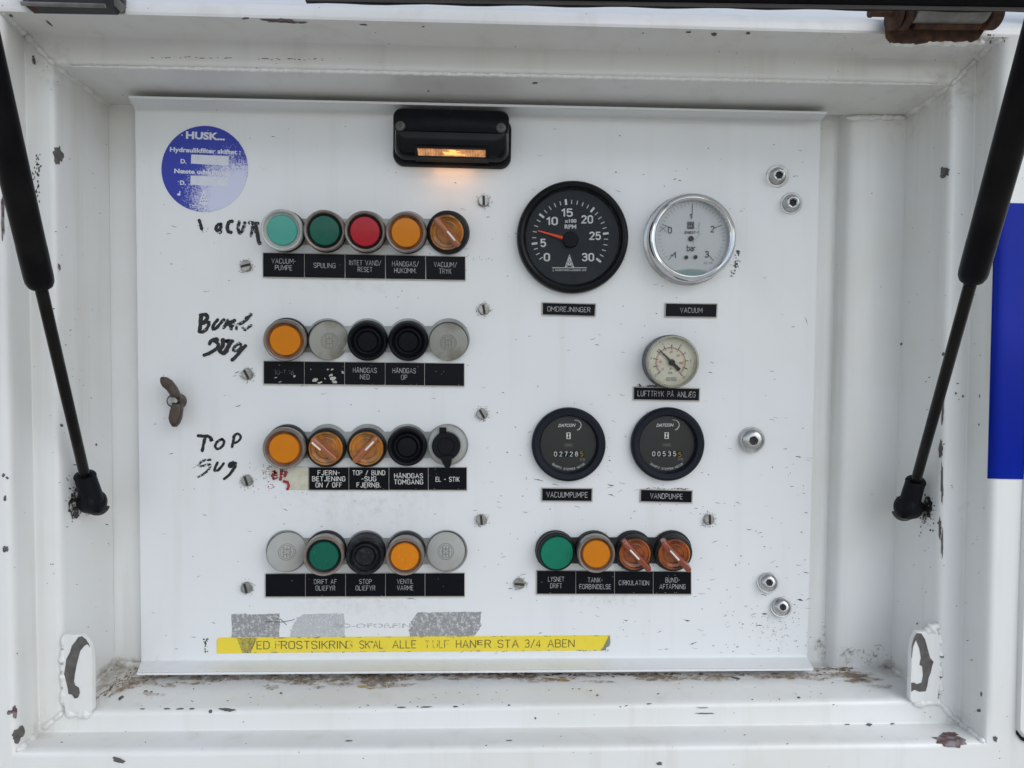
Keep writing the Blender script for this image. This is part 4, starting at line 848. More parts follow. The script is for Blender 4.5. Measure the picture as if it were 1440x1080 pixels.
for (x, y, a, lab) in SC:
    T = thing('slotted_screw', lab, 'screw', base_at(U(x, y, .0001), NRM+Vector((random.uniform(-.05, .05), 0, random.uniform(-.05, .05))), R(-a)), 'slotted screws in the panel')
    if screw_me is None: o = g.build('screw_head', M_steel, T); screw_me = o.data
    else: o = bpy.data.objects.new('screw_head', screw_me); C.objects.link(o); o.parent = T
    fl = lambda g_: g_.box((0, 0, .0017), (q*1.80, sw*1.9, .0003)); part('slot', 's', fl, M_slot, T, smooth=False)
    g3 = G(); g3.add([WM[T] @ Vector(((q*1.25+random.uniform(-.3, .5)*q*.5)*math.cos(t*.35), (q*1.25+random.uniform(-.3, .5)*q*.5)*math.sin(t*.35), 0)) for t in range(18)], [tuple(range(18))])
g = G()
for (x, y, a, lab) in SC:
    for i in range(34):
        t = random.uniform(0, 6.28); rr_ = random.gauss(9.6, 1.6); pdecal(g, blob(x+rr_*math.cos(t), y+.5+rr_*math.sin(t), random.uniform(.4, 1.2), random.uniform(.4, .9), 0, 6, .4), .00014)
tag(g.build('screw_dirt', faded('screw_grime', (.20, .17, .13), (.38, .6), 600), panel, world=True, smooth=False), kind='stuff')
HEX = lambda a: math.cos(math.pi/6)/math.cos((a % (math.pi/3))-math.pi/6)
def bolt(label, b, t, rw, rd, rs, h, spin, group='hex socket bolts at the right side of the panel', washer=True, high=False):
    B = U(*b, 0.0); Tt = U(*t, h); T = thing('socket_bolt', label, 'bolt', base_at(B, Tt-B, R(spin)), group); L = (Tt-B).length; w_ = K(rw); d = K(rd); s_ = K(rs, h)
    if washer: part('washer', (round(w_, 5),), lambda g: g.lathe([(w_, 0), (w_, .0014), (w_*.97, .0018), (0, .0018)], 40), M_stain, T)
    def dome(g):
        if high: pr = [(d, .0016), (d, .0024), (d*.93, .0038), (d*.80, L*.62), (s_*1.85, L*.80), (s_*1.75, L*.95), (s_*1.55, L), (s_*1.12, L), (s_, L-.0004), (s_, L-.0035), (0, L-.0040)]
        else: pr = [(d, .0016 if washer else 0), (d, .0026), (d*.95, .0026+(L-.0026)*.45), (d*.82, .0026+(L-.0026)*.75), (d*.62, L-.0004), (s_*1.35, L), (s_*1.08, L), (s_, L-.0005), (s_, L-.0030), (0, L-.0036)]
        n = len(pr); g.lathe(pr, 48, None, lambda k, a: HEX(a) if k in (n-2, n-3) else (.5+.5*HEX(a) if k == n-4 else 1))
    part('bolt_head', (round(d, 5), round(L, 5), high, rs), dome, M_stain, T, sharp=45)
    part('socket_floor', (round(s_, 5), round(L, 5)), lambda g: g.lathe([(s_*.93, L-.0030), (0, L-.0031)], 18), M_slot, T)
bolt('uppermost hex socket bolt on a wide washer, upper right of the panel', (1092.5, 248.2), (1096, 246), 15.5, 11.8, 5.0, .0085, 10, high=True)
bolt('hex socket bolt right above the chrome gauge, lower one of the upper pair', (1112, 286.4), (1115.5, 284.6), 14.8, 12.2, 5.2, .0080, 25, high=True)
bolt('largest domed hex bolt, alone between the right hour meter and the panel edge', (1056, 618.5), (1060, 619.8), 18.8, 17.2, 6.2, .0085, 15)
bolt('domed hex bolt of the lower pair, nearer the deep amber selectors', (1078.8, 818.4), (1082, 819.4), 15.2, 13.2, 4.8, .0075, 0)
bolt('bottommost domed hex bolt near the lower right panel corner', (1097.5, 852.6), (1101, 854), 15.2, 13.0, 4.6, .0075, 20)
# wing nut
B = U(252, 564, 0); Tt = U(243, 563.8, .0125); T = thing('wing_nut', 'brown steel wing nut on a bolt at the left side of the panel', 'wing nut', base_at(B, Tt-B), None); L = (Tt-B).length; a = K(10.6); b = K(9, .0125)
part('hub', 'h', lambda g: g.lathe([(a, 0), (a, .003), (a*.96, L*.6), (b, L*.95), (b*.92, L), (K(7.6, .0125), L), (K(7.4, .0125), L-.002)], 40), M_nut, T)
part('bolt_end', 'b', lambda g: g.lathe([(K(7.0, .0125), L-.003), (K(6.9, .0125), L+.0006), (K(6.2, .0125), L+.0011), (0, L+.0012)], 30), M_steel, T)
inv = WM[T].inverted()
for P_, hh in ((((253, 560), (241, 559), (234, 549), (227, 543), (224.3, 537.5), (224, 532), (226.5, 529.4), (231, 530), (238, 534.5), (245, 544)), .0175), (((241, 566), (237.5, 579), (236.2, 588), (238, 594.5), (241.5, 600), (245, 600.5), (249, 596), (252.2, 588), (253.5, 576), (252.5, 567)), .0175)):
    g = G(); W_ = [inv @ U(x, y, hh) for x, y in P_]
    if sum(W_[i].x*W_[(i+1) % len(W_)].y-W_[(i+1) % len(W_)].x*W_[i].y for i in range(len(W_))) < 0: W_ = W_[::-1]
    c = sum(W_, Vector())/len(W_); top = c.z
    g.loft([[Vector((c.x+(p.x-c.x)*k, c.y+(p.y-c.y)*k, z_)) for p in W_] for k, z_ in ((.85, top-.0075), (1.0, top-.0060), (1.0, top-.0012), (.90, top-.0002), (.70, top))]); g.build('wing', M_nut, T, sharp=60)

# ------------------------------------------------------------------ gauges
def radial(g, M, c, ang, r0_, r1_, wd, z=0.0):
    d = Vector((math.sin(ang), math.cos(ang), 0)); p = Vector((d.y, -d.x, 0))*wd/2; a = c+d*r0_; b = c+d*r1_; o = Vector((0, 0, z))
    g.add([M @ (a-p+o), M @ (b-p+o), M @ (b+p+o), M @ (a+p+o)], [(0, 3, 2, 1)])
# tachometer
T = thing('tachometer', 'large black tachometer reading x100 RPM with an orange needle', 'gauge', base_at(U(804.5, 335, 0), NRM), None); hb = .0085
rb = K(78.6, hb*.5)
part('bezel', 't', lambda g: g.lathe([(rb*.995, 0), (rb, .002), (rb*.985, hb-.002), (rb*.955, hb-.0004), (rb*.925, hb), (rb*.885, hb-.0006), (rb*.862, hb-.002), (rb*.848, hb-.004), (rb*.832, hb-.0055)], 72), M_blackg, T)
part('dial_face', 't', lambda g: g.lathe([(rb*.85, .0030), (0, .0030)], 64), M_dialb, T)
hz_ = .0031; Md = onpanel(801.8, 335, hz_, 0); one = K(1, hz_)
g = G(); Z0 = Vector((0, 0, 0)); angs = {0: -124.3, 5: -98.4, 10: -52.0, 15: -6.6, 20: 38.4, 25: 82.5, 30: 127.5}; ks = sorted(angs)
for k in ks: radial(g, Md, Z0, R(angs[k]), 46.5*one, (54.5 if k else 52.5)*one, (2.9 if k else 1.0)*one)
for a, b in zip(ks, ks[1:]):
    n = 3 if a == 0 else 5
    for i in range(1, n): radial(g, Md, Z0, R(angs[a]+(angs[b]-angs[a])*i/n), 47.5*one, 53.2*one, 1.0*one)
g.build('tick_marks', M_tick, T, world=True, smooth=False)
for (s_, x, y, w_) in (('0', 250, 515, 30), ('5', 228, 430, 27), ('10', 281, 300, 64), ('15', 370, 250, 64), ('20', 490, 290, 67), ('25', 537, 388, 66), ('30', 495, 515, 70)):
    engrave('numeral', [s_], 710+x/4.235, 240+y/4.235, 9.6, w_/4.235*.92, T, hz_, M_tick, wt=1.2, gap=1.9)
bfont('lettering', 'x100', onpanel(802.4, 310.5, hz_), K(5.0), M_tick, T, .03, K(16.5)); bfont('lettering', 'RPM', onpanel(802.2, 318.6, hz_), K(5.8), M_tick, T, .03, K(16.3))
bfont('lettering', 'J. HVIDTVED LARSEN A/S', onpanel(800.7, 379.8, hz_), K(2.6), M_tick, T, .01, K(47))
g = G(); Mt = onpanel(800.8, 367, hz_); u = K(1, hz_)
def segs(g, M, lst, wd):
    for k, st in enumerate(lst): g2_ = G(); ribbon(g2_, [(x*u, y*u) for x, y in st], wd*u, .00001*k); g.add([M @ q for q in g2_.v], g2_.f)
segs(g, Mt, [[(-24, -9.5), (-7, -9.5)], [(7, -9.5), (24, -9.5)], [(-6, -9), (0, 8.5), (6, -9)], [(-6, -9), (2.5, -3), (-2, 1.5), (1, 5)], [(6, -9), (-2.5, -3), (2, 1.5), (-1, 5)], [(-6.3, -9.5), (6.3, -9.5)], [(-3, -4.5), (3, -4.5)]], 1.0); g.build('tower_mark', M_tick, T, world=True, smooth=False)
g = G(); hN = .0055; tip = U(756.3, 324.2, hN); root = U(797, 336, hN+.0003); d = (tip-root).normalized(); p = NRM.cross(d)*K(1, hN)
g.add([root+p*2.4, tip+p*.6, tip-p*.6, root-p*2.4, (root+tip)/2+NRM*.0006, root+NRM*.0008], [(3, 2, 4, 5), (2, 1, 4), (1, 0, 5, 4)]); g.build('needle', M_needle, T, world=True, smooth=False)
g = G(); M = base_at(U(801.8, 337.5, .004), NRM); rh = K(11.4, .007); g.lathe([(rh, 0), (rh, .0022), (rh*.9, .0030), (0, .0032)], 36, M); g.build('hub_cap', M_black, T, world=True)
part('glass', 't', lambda g: g.lathe([(rb*.855, hb-.0022), (rb*.4, hb-.0020), (0, hb-.0019)], 48), M_glassd, T)
# chrome vacuum gauge
Tt = U(975.3, 333.3, .015); B = Vector((Tt.x, 0, Tt.z)); T = thing('pressure_gauge', 'white-faced gauge in a chrome ring marked bar, above the VACUUM label', 'gauge', base_at(B, Tt-B), None); L = (Tt-B).length; rc = K(62.8, .014)
part('flange', 'c', lambda g: g.lathe([(rc*1.03, 0), (rc*1.03, .0014), (rc*1.0, .002), (rc*.93, .0022), (rc*.93, L*.5)], 72), M_stain, T)
part('chrome_ring', 'c', lambda g: g.lathe([(rc*.93, .004), (rc*.985, .0055), (rc, L*.6), (rc*.995, L*.8), (rc*.965, L*.95), (rc*.93, L), (rc*.90, L-.0004), (rc*.885, L-.0016), (rc*.865, L-.0012), (rc*.845, L-.0016), (rc*.83, L-.0035), (rc*.825, L-.006)], 90), M_chrome, T)
hd = .0095; part('dial_face', 'c', lambda g: g.lathe([(rc*.83, hd-.0006), (0, hd-.0006)], 64), M_dialw, T)
hz2 = .0095; Md = onpanel(972.7, 333.5, hz2, 1.0); one = K(1, hz2); g = G(); gl = G()
for i in range(41):
    a = -135+270*i/40
    if i % 10 == 0: radial(g, Md, Z0, R(a), 33*one if i != 20 else 27*one, (46 if i != 20 else 47)*one, .75*one, .00002)
    else: radial(gl, Md, Z0, R(a), 43*one, 48*one, .5*one)
g.build('tick_marks', M_ink, T, world=True, smooth=False); gl.build('fine_tick_marks', M_inkl, T, world=True, smooth=False)
cr = lambda x, y: (710+x/4.235, 240+y/4.235)
for (s_, x, y, c_) in (('1', 1106, 272, 6.6), ('0', 983, 354, 8), ('2', 1237, 348, 8), ('-1', 1003, 502, 8), ('3', 1203, 498, 8)): engrave('numeral', [s_], *cr(x, y), c_, None, T, hz2+.0001, M_ink, wt=.9)
engrave('lettering', ['bar'], *cr(1110, 460), 8, 11.5, T, hz2+.0001, M_ink, wt=.9); engrave('lettering', ['EN837-1'], *cr(1112, 368), 3.2, 19, T, hz2+.0001, M_ink, wt=1.1); engrave('lettering', ['KL.1.6'], *cr(1212, 548), 3.2, 11.5, T, hz2+.0001, M_inkl, wt=.9, slope=0)
g = G(); Mt = onpanel(*cr(1107, 325), hz2+.0001); u = K(1, hz2); segs(g, Mt, [[(-4.2, -4.4), (4.2, -4.4), (4.2, 4.4), (-4.2, 4.4), (-4.2, -4.4)], [(-2.6, -2), (-2.6, 2.6), (2.6, 2.6), (2.6, -2)], [(-2.6, .6), (2.6, .6)], [(0, 2.6), (0, -2.6)], [(-2.8, -3), (2.8, -3)]], 1.0)
g.build('square_emblem', M_ink, T, world=True, smooth=False)
g = G(); Mt = onpanel(*cr(945, 345), hz2+.0001); segs(g, Mt, [[(-4, 4), (4, -4.4)], [(-4.5, -3), (4, 3.5)]], .8); Mt = onpanel(*cr(1142, 365), hz2+.0006); segs(g, Mt, [[(4, 14), (2, 5), (5, -2), (0, -9), (-4, -10)], [(5, 12), (2, 6)], [(-4, -9), (-5, -19)]], .45); g.build('scribble_marks', M_inkl, T, world=True, smooth=False)
g = G()
for (x, y, r_) in ((1108, 405, 3.7), (1080, 517, 2.7), (1135, 515, 2.7)): g.lathe([(K(r_), 0), (K(r_), .0006), (K(r_*.6), .0007), (K(r_*.55), .0003), (0, .0003)], 20, base_at(U(*cr(x, y), hz2), NRM))
g.build('dial_holes', M_ink, T, world=True)
Mi = WM[T]; g = G(); N_ = 24; rf = rc*.826; yl = -rf*.86; vv = []
for i in range(N_+1):
    x = -math.sqrt(rf*rf-yl*yl)+2*math.sqrt(rf*rf-yl*yl)*i/N_; vv.append(Vector((x, yl-.0006*math.cos(i*.26), hd+.001)))
low = [Vector((v_.x, -math.sqrt(max(0, rf*rf-v_.x**2)), hd+.001)) for v_ in vv]
g.add(vv+low, [(i, N_+1+i, N_+2+i, i+1) for i in range(N_)]); g.build('trapped_liquid', M_fluid, T)
part('glass', 'c', lambda g: g.lathe([(rc*.85, L-.0024), (rc*.4, L-.0020), (0, L-.0019)], 48), M_glass, T)
g = G()
for (x, y, s_, n_) in ((911, 347, 3, 26), (1037, 354, 3, 22), (1035, 371, 4, 26), (1030, 383, 4, 14)):
    for i in range(n_): pdecal(g, blob(random.gauss(x, s_*.5), random.gauss(y, s_*.9), random.uniform(.4, 1.3), random.uniform(.4, 1.4), 0, 6, .4), .0002)
tag(g.build('sealant_crumbs', M_grease, panel, world=True, smooth=False), kind='stuff')
# small cream gauge
Tt = U(946.5, 508.6, .0155); B = Vector((Tt.x, 0, Tt.z)); T = thing('pressure_gauge', 'small cream-faced pressure gauge with black pointer, above the LUFTTRYK label', 'gauge', base_at(B, Tt-B), None); L = (Tt-B).length; rc = K(37.6, .0155)
part('housing', 'l', lambda g: g.lathe([(rc*1.0, 0), (rc*1.02, .001), (rc*1.02, L*.7), (rc*.985, L*.74), (rc*.985, L*.8)], 64), mat('housing_grey', (.075, .08, .085), .45, var=.3, bump=.1), T)
part('clear_cover', 'l', lambda g: g.lathe([(rc, L*.72), (rc, L-.0008), (rc*.97, L), (rc*.92, L+.0001), (rc*.9, L-.0008)], 64), mat('cover_rim', (.34, .33, .28), .25, trans=.3, coat=.5), T)
hd = .0105; part('dial_face', 'l', lambda g: g.lathe([(rc*.965, L-.0018), (rc*.93, L-.0026), (rc*.90, L-.0045), (0, L-.0045)], 64), M_dialc, T)
hz3 = .0113; c7 = lambda x, y: (880+x/7.2, 420+y/7.2); Md = onpanel(*c7(455, 645), hz3, 3.5); one = K(1, hz3)
g = G(); gr = G()
for i in range(11):
    a = -135+27*i; radial(g, Md, Z0, R(a), 20.5*one, 25.5*one, 1.0*one, .00004)
    radial(gr, Md, Z0, R(a), 17.5*one, 21*one, .8*one, .00002)
for i in range(41):
    a = -135+270*i/40; radial(gr, Md, Z0, R(a), 18.8*one, 21.2*one, .55*one)
for i in range(40): 
    a0, a1 = R(-135+270*i/40), R(-135+270*(i+1)/40); gr.add([Md @ Vector((math.sin(t)*q_*one, math.cos(t)*q_*one, 0)) for t, q_ in ((a0, 20.8), (a1, 20.8), (a1, 21.4), (a0, 21.4))], [(0, 1, 2, 3)])
g.build('black_tick_marks', M_ink, T, world=True, smooth=False); gr.build('red_tick_marks', M_redp, T, world=True, smooth=False)
for i, s_ in enumerate(('0', '1', '2', '3', '4', '5', '6', '7', '8', '9', '10')):
    a = R(-135+27*i+3.5)
    if i % 2 == 0: x, y = c7(455, 645); engrave('numeral', [s_], x+28.2*math.sin(a), y-28.2*math.cos(a), 3.0, None, T, hz3+.0001, M_inkl, wt=.9); 
for i, s_ in enumerate(('0', '20', '40', '60', '80', '100', '120')):
    a = R(-135+45*i+3.5); x, y = c7(455, 645); engrave('numeral', [s_], x+14.6*math.sin(a), y-14.6*math.cos(a), 2.8, None, T, hz3+.0001, M_redp, wt=.9)
engrave('lettering', ['P', 'bar'], *c7(455, 730), 3.0, None, T, hz3+.0001, M_inkl, wt=1, lead=1.7)
g = G()
for (x, y, w_) in ((460, 802, 14), (460, 815, 15), (488, 829, 7), (428, 829, 5)): q_ = onpanel(*c7(x, y), hz3+.0001); u = one; segs(g, q_, [[(-w_/2, 0), (-w_/6, 0)], [(-w_/10, 0), (w_/2, 0)]], 1.0)
g.build('maker_print', M_inkl, T, world=True, smooth=False)
g = G(); c = U(*c7(467, 645), hz3+.0016); tip = U(*c7(330, 508), hz3+.0016); tl2 = U(*c7(545, 722), hz3+.0016); d = (tip-c).normalized(); p = NRM.cross(d)*one
g.add([c+p*2.0, tip+p*.5, tip-p*.5, c-p*2.0, tl2-p*2.6, tl2+p*2.6], [(0, 1, 2, 3), (5, 0, 3, 4)]); g.lathe([(one*4.5, -.0006), (one*4.5, .0004), (one*3.8, .0009), (0, .001)], 24, base_at(c, NRM)); g.build('pointer', M_ink, T, world=True)
part('glass', 'l', lambda g: g.lathe([(rc*.92, L-.0006), (rc*.5, L+.0002), (0, L+.0005)], 48), M_glass, T)
# hour meters
def hourmeter(label, c, ci, rr_, digits, last_dy):
    T = thing('hour_meter', label, 'hour meter', base_at(U(*c, 0), NRM), 'round black hour meters'); h = .0065; q_ = K(rr_, h*.5); qi = K(39.2, .004)
    part('bezel', 'h', lambda g: g.lathe([(q_*.99, 0), (q_, .0015), (q_*.995, h-.0022), (q_*.97, h-.0008), (q_*.92, h), (q_*.80, h-.0003), (q_*.775, h-.0014), (qi*1.01, .0012), (qi, .0006)], 72), M_navy, T)
    part('dial_face', 'h', lambda g: g.lathe([(qi*1.02, .0012), (0, .0012)], 56), mat('meter_face', (.009, .009, .009), .35, bump=0), T)
    X, Y = ci; hz_ = .0013; u_ = K(1, hz_)
    bfont('maker_lettering', 'DATCON', onpanel(X-2.2, Y-27.3, hz_, -1), K(4.4), M_tick, T, .03, K(25), shear=.35)
    g = G()
    for k, (a0, a1) in enumerate(((-20, 20), (20, 55), (55, 95), (95, 135), (135, 165))):
        M = onpanel(X+10.5, Y-27.5, hz_+.0001); ribbon_pts = [(math.sin(R(a0+(a1-a0)*i/6))*7.2*u_, math.cos(R(a0+(a1-a0)*i/6))*7.2*u_) for i in range(7)]; g2_ = G(); ribbon(g2_, ribbon_pts, (.5+.15*k)*u_, .00001*k); g.add([M @ v_ for v_ in g2_.v], g2_.f)
    for a in (0, 25, 50): radial(g, onpanel(X+10.5, Y-27.5, hz_+.0002), Z0, R(a), 5.6*u_, 7*u_, .5*u_)
    g.build('arc_mark', M_print, T, world=True, smooth=False)
    g = G(); prism(g, [(X-2.9, Y-17), (X+2.9, Y-17), (X+2.9, Y-8), (X-2.9, Y-8)], hz_-.0002, hz_+.0001); g.build('hourglass_box', M_print, T, world=True, smooth=False)
    g = G(); M = onpanel(X, Y-12.5, hz_+.00018); g.add([M @ Vector((a*u_, b*u_, 0)) for a, b in ((-2, 3.6), (2, 3.6), (.5, 0), (2, -3.6), (-2, -3.6), (-.5, 0))], [(5, 2, 1, 0), (4, 3, 2, 5)]); g.build('hourglass_symbol', M_ink, T, world=True, smooth=False)
    g = G(); prism(g, [(X-6.6, Y-2), (X+6.6, Y-2), (X+6.6, Y+3.6), (X-6.6, Y+3.6)], hz_-.0002, hz_+.0001); g.build('hours_box', mat('hours_box_dark', (.035, .034, .033), .5), T, world=True, smooth=False); engrave('hours_lettering', ['HOURS'], X, Y+.6, 2.0, 8, T, hz_+.0002, M_dimp)
    g = G(); prism(g, [(X-21, Y+9), (X+23, Y+9), (X+23, Y+17.6), (X-21, Y+17.6)], hz_-.0002, hz_+.0001); g.build('counter_window', mat('counter_dark', (.006, .006, .006), .6), T, world=True, smooth=False)
    for i, d_ in enumerate(digits):
        x = X-18.2+i*7.35; lastd = i == len(digits)-1; yy = Y+13.2+(last_dy if lastd else 0)
        g = G(); prism(g, [(x-2.9, Y+9.4), (x+2.9, Y+9.4), (x+2.9, Y+17.2), (x-2.9, Y+17.2)], hz_, hz_+.0003, .0001); dr = g.build('counter_drum', M_blackg, T, world=True, smooth=False)
        engrave('digit', [d_], x, yy, 6.0, None, dr, hz_+.00036, M_yel if lastd else M_tick, wt=1.0)
    engrave('lettering', ['1/10'], X+19.5, Y+21, 3.0, 7, T, hz_+.0001, M_dimp, wt=1)
    g = G(); txt = 'QUARTZ STEPPER MOTOR'; n = len(txt)
    for i, ch in enumerate(txt):
        if ch == ' ': continue
        a = R(-37+74*i/(n-1)); px_, py_ = X+36.0*math.sin(a), Y-1.5+36.0*math.cos(a); glyphs(g, ch, K(2.7, hz_), 1.0, M=onpanel(px_, py_, hz_+.0001, -math.degrees(a)))
    g.build('curved_lettering', M_tick, T, world=True, smooth=False)
    part('glass', 'h', lambda g: g.lathe([(qi*1.06, .0028), (qi*.5, .0030), (0, .0031)], 48), M_glassd, T)
hourmeter('black hour meter counting 02728 above the VACUUMPUMPE label', (799, 624.2), (799.5, 625.3), 52.6, '027285', 0)
hourmeter('black hour meter counting 00535 above the VANDPUMPE label', (937.3, 623.8), (937.5, 625), 53.4, '005355', 1.0)

# ------------------------------------------------------------------ lamp
cx, cy = 634.5, 189; sl_ = 1.6
Ml = onpanel(cx, cy, .019, sl_); Ml.translation.y = 0; T = thing('work_lamp', 'black plastic work lamp glowing orange at the top of the panel', 'lamp', Ml, None)
W_, H_ = K(166, .012), K(70, .012)
part('base_plate', 'lamp', lambda g: g.loft([rrect(0, -K(1.5), W_, H_*.98, K(15), 0), rrect(0, -K(1.5), W_, H_*.98, K(15), .004), rrect(0, -K(1.5), W_*.985, H_*.955, K(14), .0055)]), M_black, T)
def lampbody(g):
    for_ = []
    for (z_, sw_, y0_, y1_) in ((.004, .97, -31, 33), (.010, .965, -30, 33), (.015, .95, -27, 32), (.0195, .93, -20, 31), (.0215, .915, -12, 30), (.022, .90, -6, 29)):
        f_ = 1-z_*1.2; y0_ = K(y0_)*f_; y1_ = K(y1_)*f_; for_.append(rrect(0, (y0_+y1_)/2, W_*sw_*f_, y1_-y0_, min(K(15), (y1_-y0_)*.42), z_))
    g.loft(for_)
part('lamp_body', 'b', lampbody, M_blackg, T, sharp=60)
def cover(g):
    f_ = .965; g.loft([rrect(0, K(16.5)*f_, W_*.985*f_, K(33)*f_, K(11), .0030), rrect(0, K(16.5)*f_, W_*.985*f_, K(33)*f_, K(11), .0200), rrect(0, K(16.2)*f_, W_*.965*f_, K(31)*f_, K(10.5), .0222), rrect(0, K(15.5)*f_, W_*.93*f_, K(27)*f_, K(9), .0232)])
part('top_cover', 'b', cover, M_black, T, sharp=50)
inv = WM[T].inverted()
for (x, y) in ((563, 177.2), (704.8, 179.8)):
    p_ = inv @ U(x, y, .0232); M = Matrix.Translation((p_.x, p_.y, .0230))
    g = G(); q = K(6, .023); g.lathe([(q*1.15, 0), (q*1.1, .0004), (q, .0004), (q*.97, .0010), (q*.7, .0013), (0, .0013)], 24, M); g.build('cover_screw', mat('dark_screw', (.10, .10, .09), .45, metal=.6, bump=.3), T)
    g = G(); g.box((p_.x, p_.y, .0242), (q*1.1, q*.28, .0004), None); g.box((p_.x, p_.y, .0242), (q*.28, q*1.1, .0005)); g.build('cross_recess', M_slot, T, smooth=False)
# ribbed lens low on the front
a0 = inv @ U(586.5, 208.4, .0222); b0 = inv @ U(683, 209.6+1.2, .0222); yb = (inv @ U(634, 219.8, .0205)).y; x0, x1 = a0.x, b0.x; yt = a0.y
g = G(); nR = 26
for i in range(nR):
    xa = x0+(x1-x0)*i/nR; xb = x0+(x1-x0)*(i+1)/nR; xm = (xa+xb)/2
    g.add([(xa, yt, .0216), (xm, yt, .0224), (xb, yt, .0216), (xa+(.0006 if i == 0 else 0), yb, .0200), (xm, yb, .0208), (xb, yb, .0200)], [(0, 3, 4, 1), (1, 4, 5, 2)])
g.build('ribbed_lens', M_lampg, T, smooth=False)
g = G(); g.box(((x0+x1)/2, yt+.0007, .0200), (x1-x0+.0015, .0012, .0060)); g.box(((x0+x1)/2, yb-.0007, .0150), (x1-x0+.004, .0012, .0115)); g.box((x0-.0007, (yt+yb)/2, .0190), (.0012, abs(yt-yb), .006)); g.box((x1+.0007, (yt+yb)/2, .0190), (.0012, abs(yt-yb), .006)); g.build('lens_frame', M_rubber, T, smooth=False)
g = G(); 
for k_ in range(5): g.box(((x0+x1)/2+.0006+.002*math.sin(k_*2.1), yt+(yb-yt)*(.2+.15*k_), .0222-.0003*k_), ((x1-x0)*(.10+.05*k_), abs(yt-yb)*.07, .0006))
g.build('glowing_bulb', M_lampb, T, smooth=False)
la = bpy.data.lights.new('lamp_light', 'AREA'); la.shape = 'RECTANGLE'; la.size = .030; la.size_y = .006; la.energy = .0022; la.color = (1, .45, .16)
lo = bpy.data.objects.new('lamp_light', la); C.objects.link(lo); lo.parent = T; lo.location = ((x0+x1)/2, yb-.0035, .015); lo.rotation_euler = (R(-55), 0, 0)

# ------------------------------------------------------------------ sticker, tape, residue, handwriting
def sticker_mat():
    m = bpy.data.materials.new('worn_blue_sticker'); t, N, L_ = nodes(m); b = N['Principled BSDF']; b.inputs['Roughness'].default_value = .45; ge = N.new('ShaderNodeNewGeometry')
    vm = N.new('ShaderNodeVectorMath'); vm.operation = 'SUBTRACT'; L_.new(ge.outputs['Position'], vm.inputs[0]); vm.inputs[1].default_value = U(326, 276, 0)
    vl = N.new('ShaderNodeVectorMath'); vl.operation = 'LENGTH'; L_.new(vm.outputs[0], vl.inputs[0]); mr = N.new('ShaderNodeMapRange'); mr.inputs[1].default_value = K(84); mr.inputs[2].default_value = K(14); mr.inputs[3].default_value = -.02; mr.inputs[4].default_value = .62; L_.new(vl.outputs['Value'], mr.inputs[0])
    nz = N.new('ShaderNodeTexNoise'); nz.inputs['Scale'].default_value = 900; nz.inputs['Detail'].default_value = 4; nz.inputs['Roughness'].default_value = .8; L_.new(ge.outputs['Position'], nz.inputs['Vector'])
    n2 = N.new('ShaderNodeTexNoise'); n2.inputs['Scale'].default_value = 90; L_.new(ge.outputs['Position'], n2.inputs['Vector'])
    ad = N.new('ShaderNodeMath'); ad.operation = 'ADD'; L_.new(mr.outputs[0], ad.inputs[0]); L_.new(nz.outputs['Fac'], ad.inputs[1]); m3 = N.new('ShaderNodeMath'); m3.operation = 'MULTIPLY_ADD'; m3.inputs[1].default_value = .3; L_.new(n2.outputs['Fac'], m3.inputs[0]); L_.new(ad.outputs[0], m3.inputs[2])
    st = N.new('ShaderNodeMapRange'); st.inputs[1].default_value = .84; st.inputs[2].default_value = 1.06; L_.new(m3.outputs[0], st.inputs[0])
    mx = N.new('ShaderNodeMix'); mx.data_type = 'RGBA'; mx.inputs[6].default_value = (.016, .034, .36, 1); mx.inputs[7].default_value = (.58, .60, .76, 1); L_.new(st.outputs[0], mx.inputs[0]); L_.new(mx.outputs[2], b.inputs['Base Color']); return m
T = thing('round_sticker', 'round blue HUSK service sticker, faded to white at its lower right', 'sticker', onpanel(287.8, 237.5, 0, 1.3), None)
g = G(); rS = K(60.6); prism(g, [(287.8+60.9*math.cos(i*math.pi/36), 237.5+60.6*math.sin(i*math.pi/36)) for i in range(72)], .0001, .00035, .00006); g.build('sticker_sheet', sticker_mat(), T, world=True, sharp=30)
M_stp = mat('sticker_white', (.66, .68, .76), .5, var=.1, scale=300, bump=0)
c8 = lambda x, y: (215+x/8, 170+y/8); hs_ = .00042
bfont('lettering', 'HUSK...', onpanel(*c8(592, 166), hs_, 2.6), K(9.6), M_stp, T, .045, K(53))
bfont('lettering', 'Hydraulikfilter skiftet :', onpanel(*c8(590, 334), hs_, 2.4), K(6.2), M_stp, T, .035, K(96))
bfont('lettering', 'D.', onpanel(*c8(345, 453), hs_, 2.4), K(5.8), M_stp, T, .035, K(8)); bfont('lettering', 'N\u00e6ste udskiftning :', onpanel(*c8(580, 574), hs_, 2.4), K(6.0), M_stp, T, .035, K(82)); bfont('lettering', 'D.', onpanel(*c8(338, 694), hs_, 2.4), K(5.8), M_stp, T, .035, K(8))
for q4 in (((432, 377), (855, 397), (848, 502), (427, 480)), ((425, 615), (845, 635), (838, 738), (422, 718))):
    g = G(); prism(g, [c8(*p) for p in q4], .0003, .00045); g.build('date_box', M_stp, T, world=True, smooth=False)
g = G(); q_ = [c8(575, 770), c8(628, 935), c8(512, 935)]; prism(g, q_, .0003, .00043); tr3 = g.build('tower_mark', M_stp, T, world=True, smooth=False)
g = G()
for (x, y) in ((572, 835), (560, 870), (588, 868), (545, 905), (572, 902), (602, 905)): g.add([U(*c8(x+a, y+b), .00052) for a, b in ((-7, -5), (7, -5), (7, 6), (-7, 6))], [(0, 1, 2, 3)])
g.build('tower_openings', mat('sticker_ink', (.10, .11, .45), .5), T, world=True, smooth=False)
